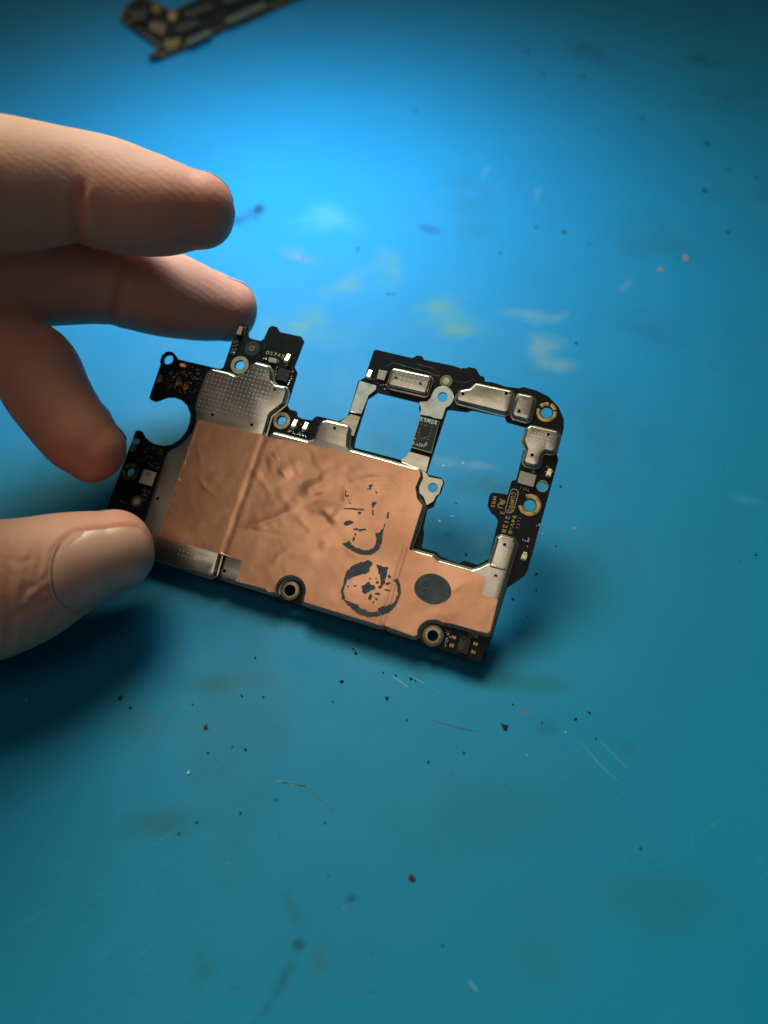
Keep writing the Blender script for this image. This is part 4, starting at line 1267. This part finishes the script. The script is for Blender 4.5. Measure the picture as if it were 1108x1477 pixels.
def crumb_mesh(seed, mt):
    r = random.Random(seed)
    bm = bmesh.new()
    bmesh.ops.create_icosphere(bm, subdivisions=2, radius=1)
    ph = [r.uniform(0, 6) for _ in range(6)]
    for v in bm.verts:
        c = v.co.normalized()
        k = 1 + .28 * math.sin(3 * c.x + ph[0]) * math.cos(2.5 * c.y + ph[1]) + .22 * math.sin(5 * c.z + 4 * c.y + ph[2]) + r.uniform(-.12, .12)
        v.co = Vector((c.x * k, c.y * k * .8, c.z * k * .55))
    me = bpy.data.meshes.new('crumb')
    bm.to_mesh(me); bm.free()
    me.materials.append(mt)
    return me


CM = {k: [crumb_mesh(10 * i + k, m) for i in range(4)] for k, m in enumerate([MAT_CRUMB, MAT_RUST, MAT_PALE, MAT_FLECK])}


def crumb(px, py, d, kind, label, group=None, flat=1.0):
    o = bpy.data.objects.new(['black_crumb', 'brown_crumb', 'pale_grain', 'orange_fleck'][kind], random.choice(CM[kind]))
    sc.collection.objects.link(o)
    p = G(px, py, 0)
    dist = (p - CAM) @ FW
    r = d * .43 * dist / FPX
    o.scale = (r, r, r * .8 * flat)
    o.location = (p[0], p[1], r * .30 * flat)
    o.rotation_euler = (0, 0, random.uniform(0, 6.28))
    return tag(o, label, 'crumb', group)


front_px = [(174, 1007, 8), (188, 1021, 5), (300, 1086, 4), (354, 1081, 4.5), (335, 1077, 3), (493, 983, 6), (558, 1007, 6), (513, 942, 5.5), (518, 923, 4), (510, 936, 3.5), (368, 949, 3.5), (349, 1004, 4), (398, 1153, 4), (347, 1173, 4.5), (284, 1186, 4.5),
            (258, 1203, 4), (469, 1187, 3.5), (638, 1364, 4.5), (729, 1049, 9), (725, 1046, 5), (830, 1037, 5), (850, 1028, 4.5), (924, 1224, 4.5), (740, 1016, 3.5), (593, 979, 5), (599, 982, 3.5), (571, 974, 4), (553, 970, 3.5), (587, 1039, 3.5), (669, 1086, 4),
            (618, 1099, 4), (380, 1005, 3.5), (278, 1016, 3), (165, 1012, 3), (480, 1012, 3), (782, 1043, 3), (860, 1065, 3)]
own = {(174, 1007): 'biggest black crumb of the few below the thumb shadow', (729, 1049): 'biggest black crumb, lying in front of the corner with four gold pads',
       (725, 1046): 'small black crumb stuck to the biggest crumb near the board corner', (493, 983): 'round black crumb alone in front of the peeled coating ring', (558, 1007): 'oval black crumb in front of the two short pale scratches',
       (513, 942): 'black crumb in a tight cluster just under the lower board edge', (924, 1224): 'black crumb beside a short dark smear', (850, 1028): 'smaller of two black crumbs above the long paired scratches', (830, 1037): 'larger of two black crumbs above the long paired scratches'}
for x, y, d in front_px:
    if (x, y) in own:
        crumb(x, y, d, 0, own[(x, y)])
    else:
        crumb(x, y, d, 0, 'tiny black crumb on the mat in front of the board', 'black crumbs in front of the board')
for x, y, d in [(773.6, 828, 5), (739.6, 864, 5), (808.8, 701.8, 5), (773.6, 851, 3.5), (831, 495, 5), (770, 640, 3), (672, 800, 4), (658, 726, 3), (802, 787, 3), (1090, 800, 4), (760, 890, 3)]:
    crumb(x, y, d, 0, 'tiny black crumb close beside the board or seen through its opening', 'black crumbs beside the board')
for x, y, d in [(1019.6, 207, 9), (1016.7, 274.3, 10), (1049.8, 335, 7), (1091, 256.6, 7), (1050, 244, 6), (814, 335, 7), (773.6, 327.7, 6), (840, 110, 8), (759, 74, 8), (783, 107.5, 7), (722, 364.5, 5), (516, 360, 6), (560, 424, 5), (568, 424, 4), (600, 160, 6), (850, 352, 5), (927, 170, 7), (1045, 32, 6)]:
    crumb(x, y, d, 0, 'tiny dark blurred crumb on the mat beyond the board', 'dark crumbs beyond the board', .5)
crumb(594, 1266, 11, 1, 'largest reddish brown crumb lying alone on the mat', None)
crumb(297, 1049, 8, 1, 'small dark brown crumb near the scattered black crumbs', None)
crumb(272, 1115, 6, 2, 'single white grain on the mat below the thumb', None)
crumb(38, 1010, 3.5, 2, 'minute pale speck in the shadow below the thumb', None)
for x, y, d in [(989, 372.6, 13), (953, 389, 11), (430, 372, 9)]:
    crumb(x, y, d, 3, 'flat blurred orange fleck on the mat beyond the board', 'orange flecks beyond the board', .25)
crumb(829, 762, 7, 3, 'flat orange fleck beside the right-angled rounded corner end of the board', None, .2)
for x, y, d in [(634, 752, 5), (652, 745, 4), (760, 1090, 3), (816, 1056, 3), (640, 672, 4.5), (668, 668, 4)]:
    crumb(x, y, d, 2, 'tiny pale grain on the mat near the board', 'pale grains near the board', .5)

# ------------------------------------------------------------------ uncountable dust ground into the mat
for nm, mt, count in (('dark_dust', MAT_CRUMB, 900), ('pale_dust', MAT_PALE, 420)):
    mb = MB()
    k = 0
    while k < count:
        x, y = rng.uniform(-130, 130), rng.uniform(-20, 300)
        if fbm(np.array([x * .035 + 50]), np.array([y * .035 + 50]), 61, 3)[0] < rng.uniform(.32, .66):
            continue
        k += 1
        r = .04 + .13 * rng.random() ** 3
        a = rng.uniform(0, 6.28)
        el = rng.uniform(.5, 1.0) if rng.random() < .85 else .15
        big = 1 if el > .2 else 3.5
        ring_ = [(x + r * big * math.cos(t) * math.cos(a) - r * el * math.sin(t) * math.sin(a), y + r * big * math.cos(t) * math.sin(a) + r * el * math.sin(t) * math.cos(a)) for t in np.linspace(0, 2 * math.pi, 6)[:-1]]
        h = r * .7 * min(el * 2, 1)
        mb.add([(p[0], p[1], -.06) for p in ring_] + [(x, y, h)], [(i, (i + 1) % 5, 5) for i in range(5)])
    o = mb.obj(nm, mt, None, kind='stuff')
    o['label'] = 'fine %s specks strewn over the blue mat' % ('dark' if nm == 'dark_dust' else 'pale')
    o['category'] = 'dust'
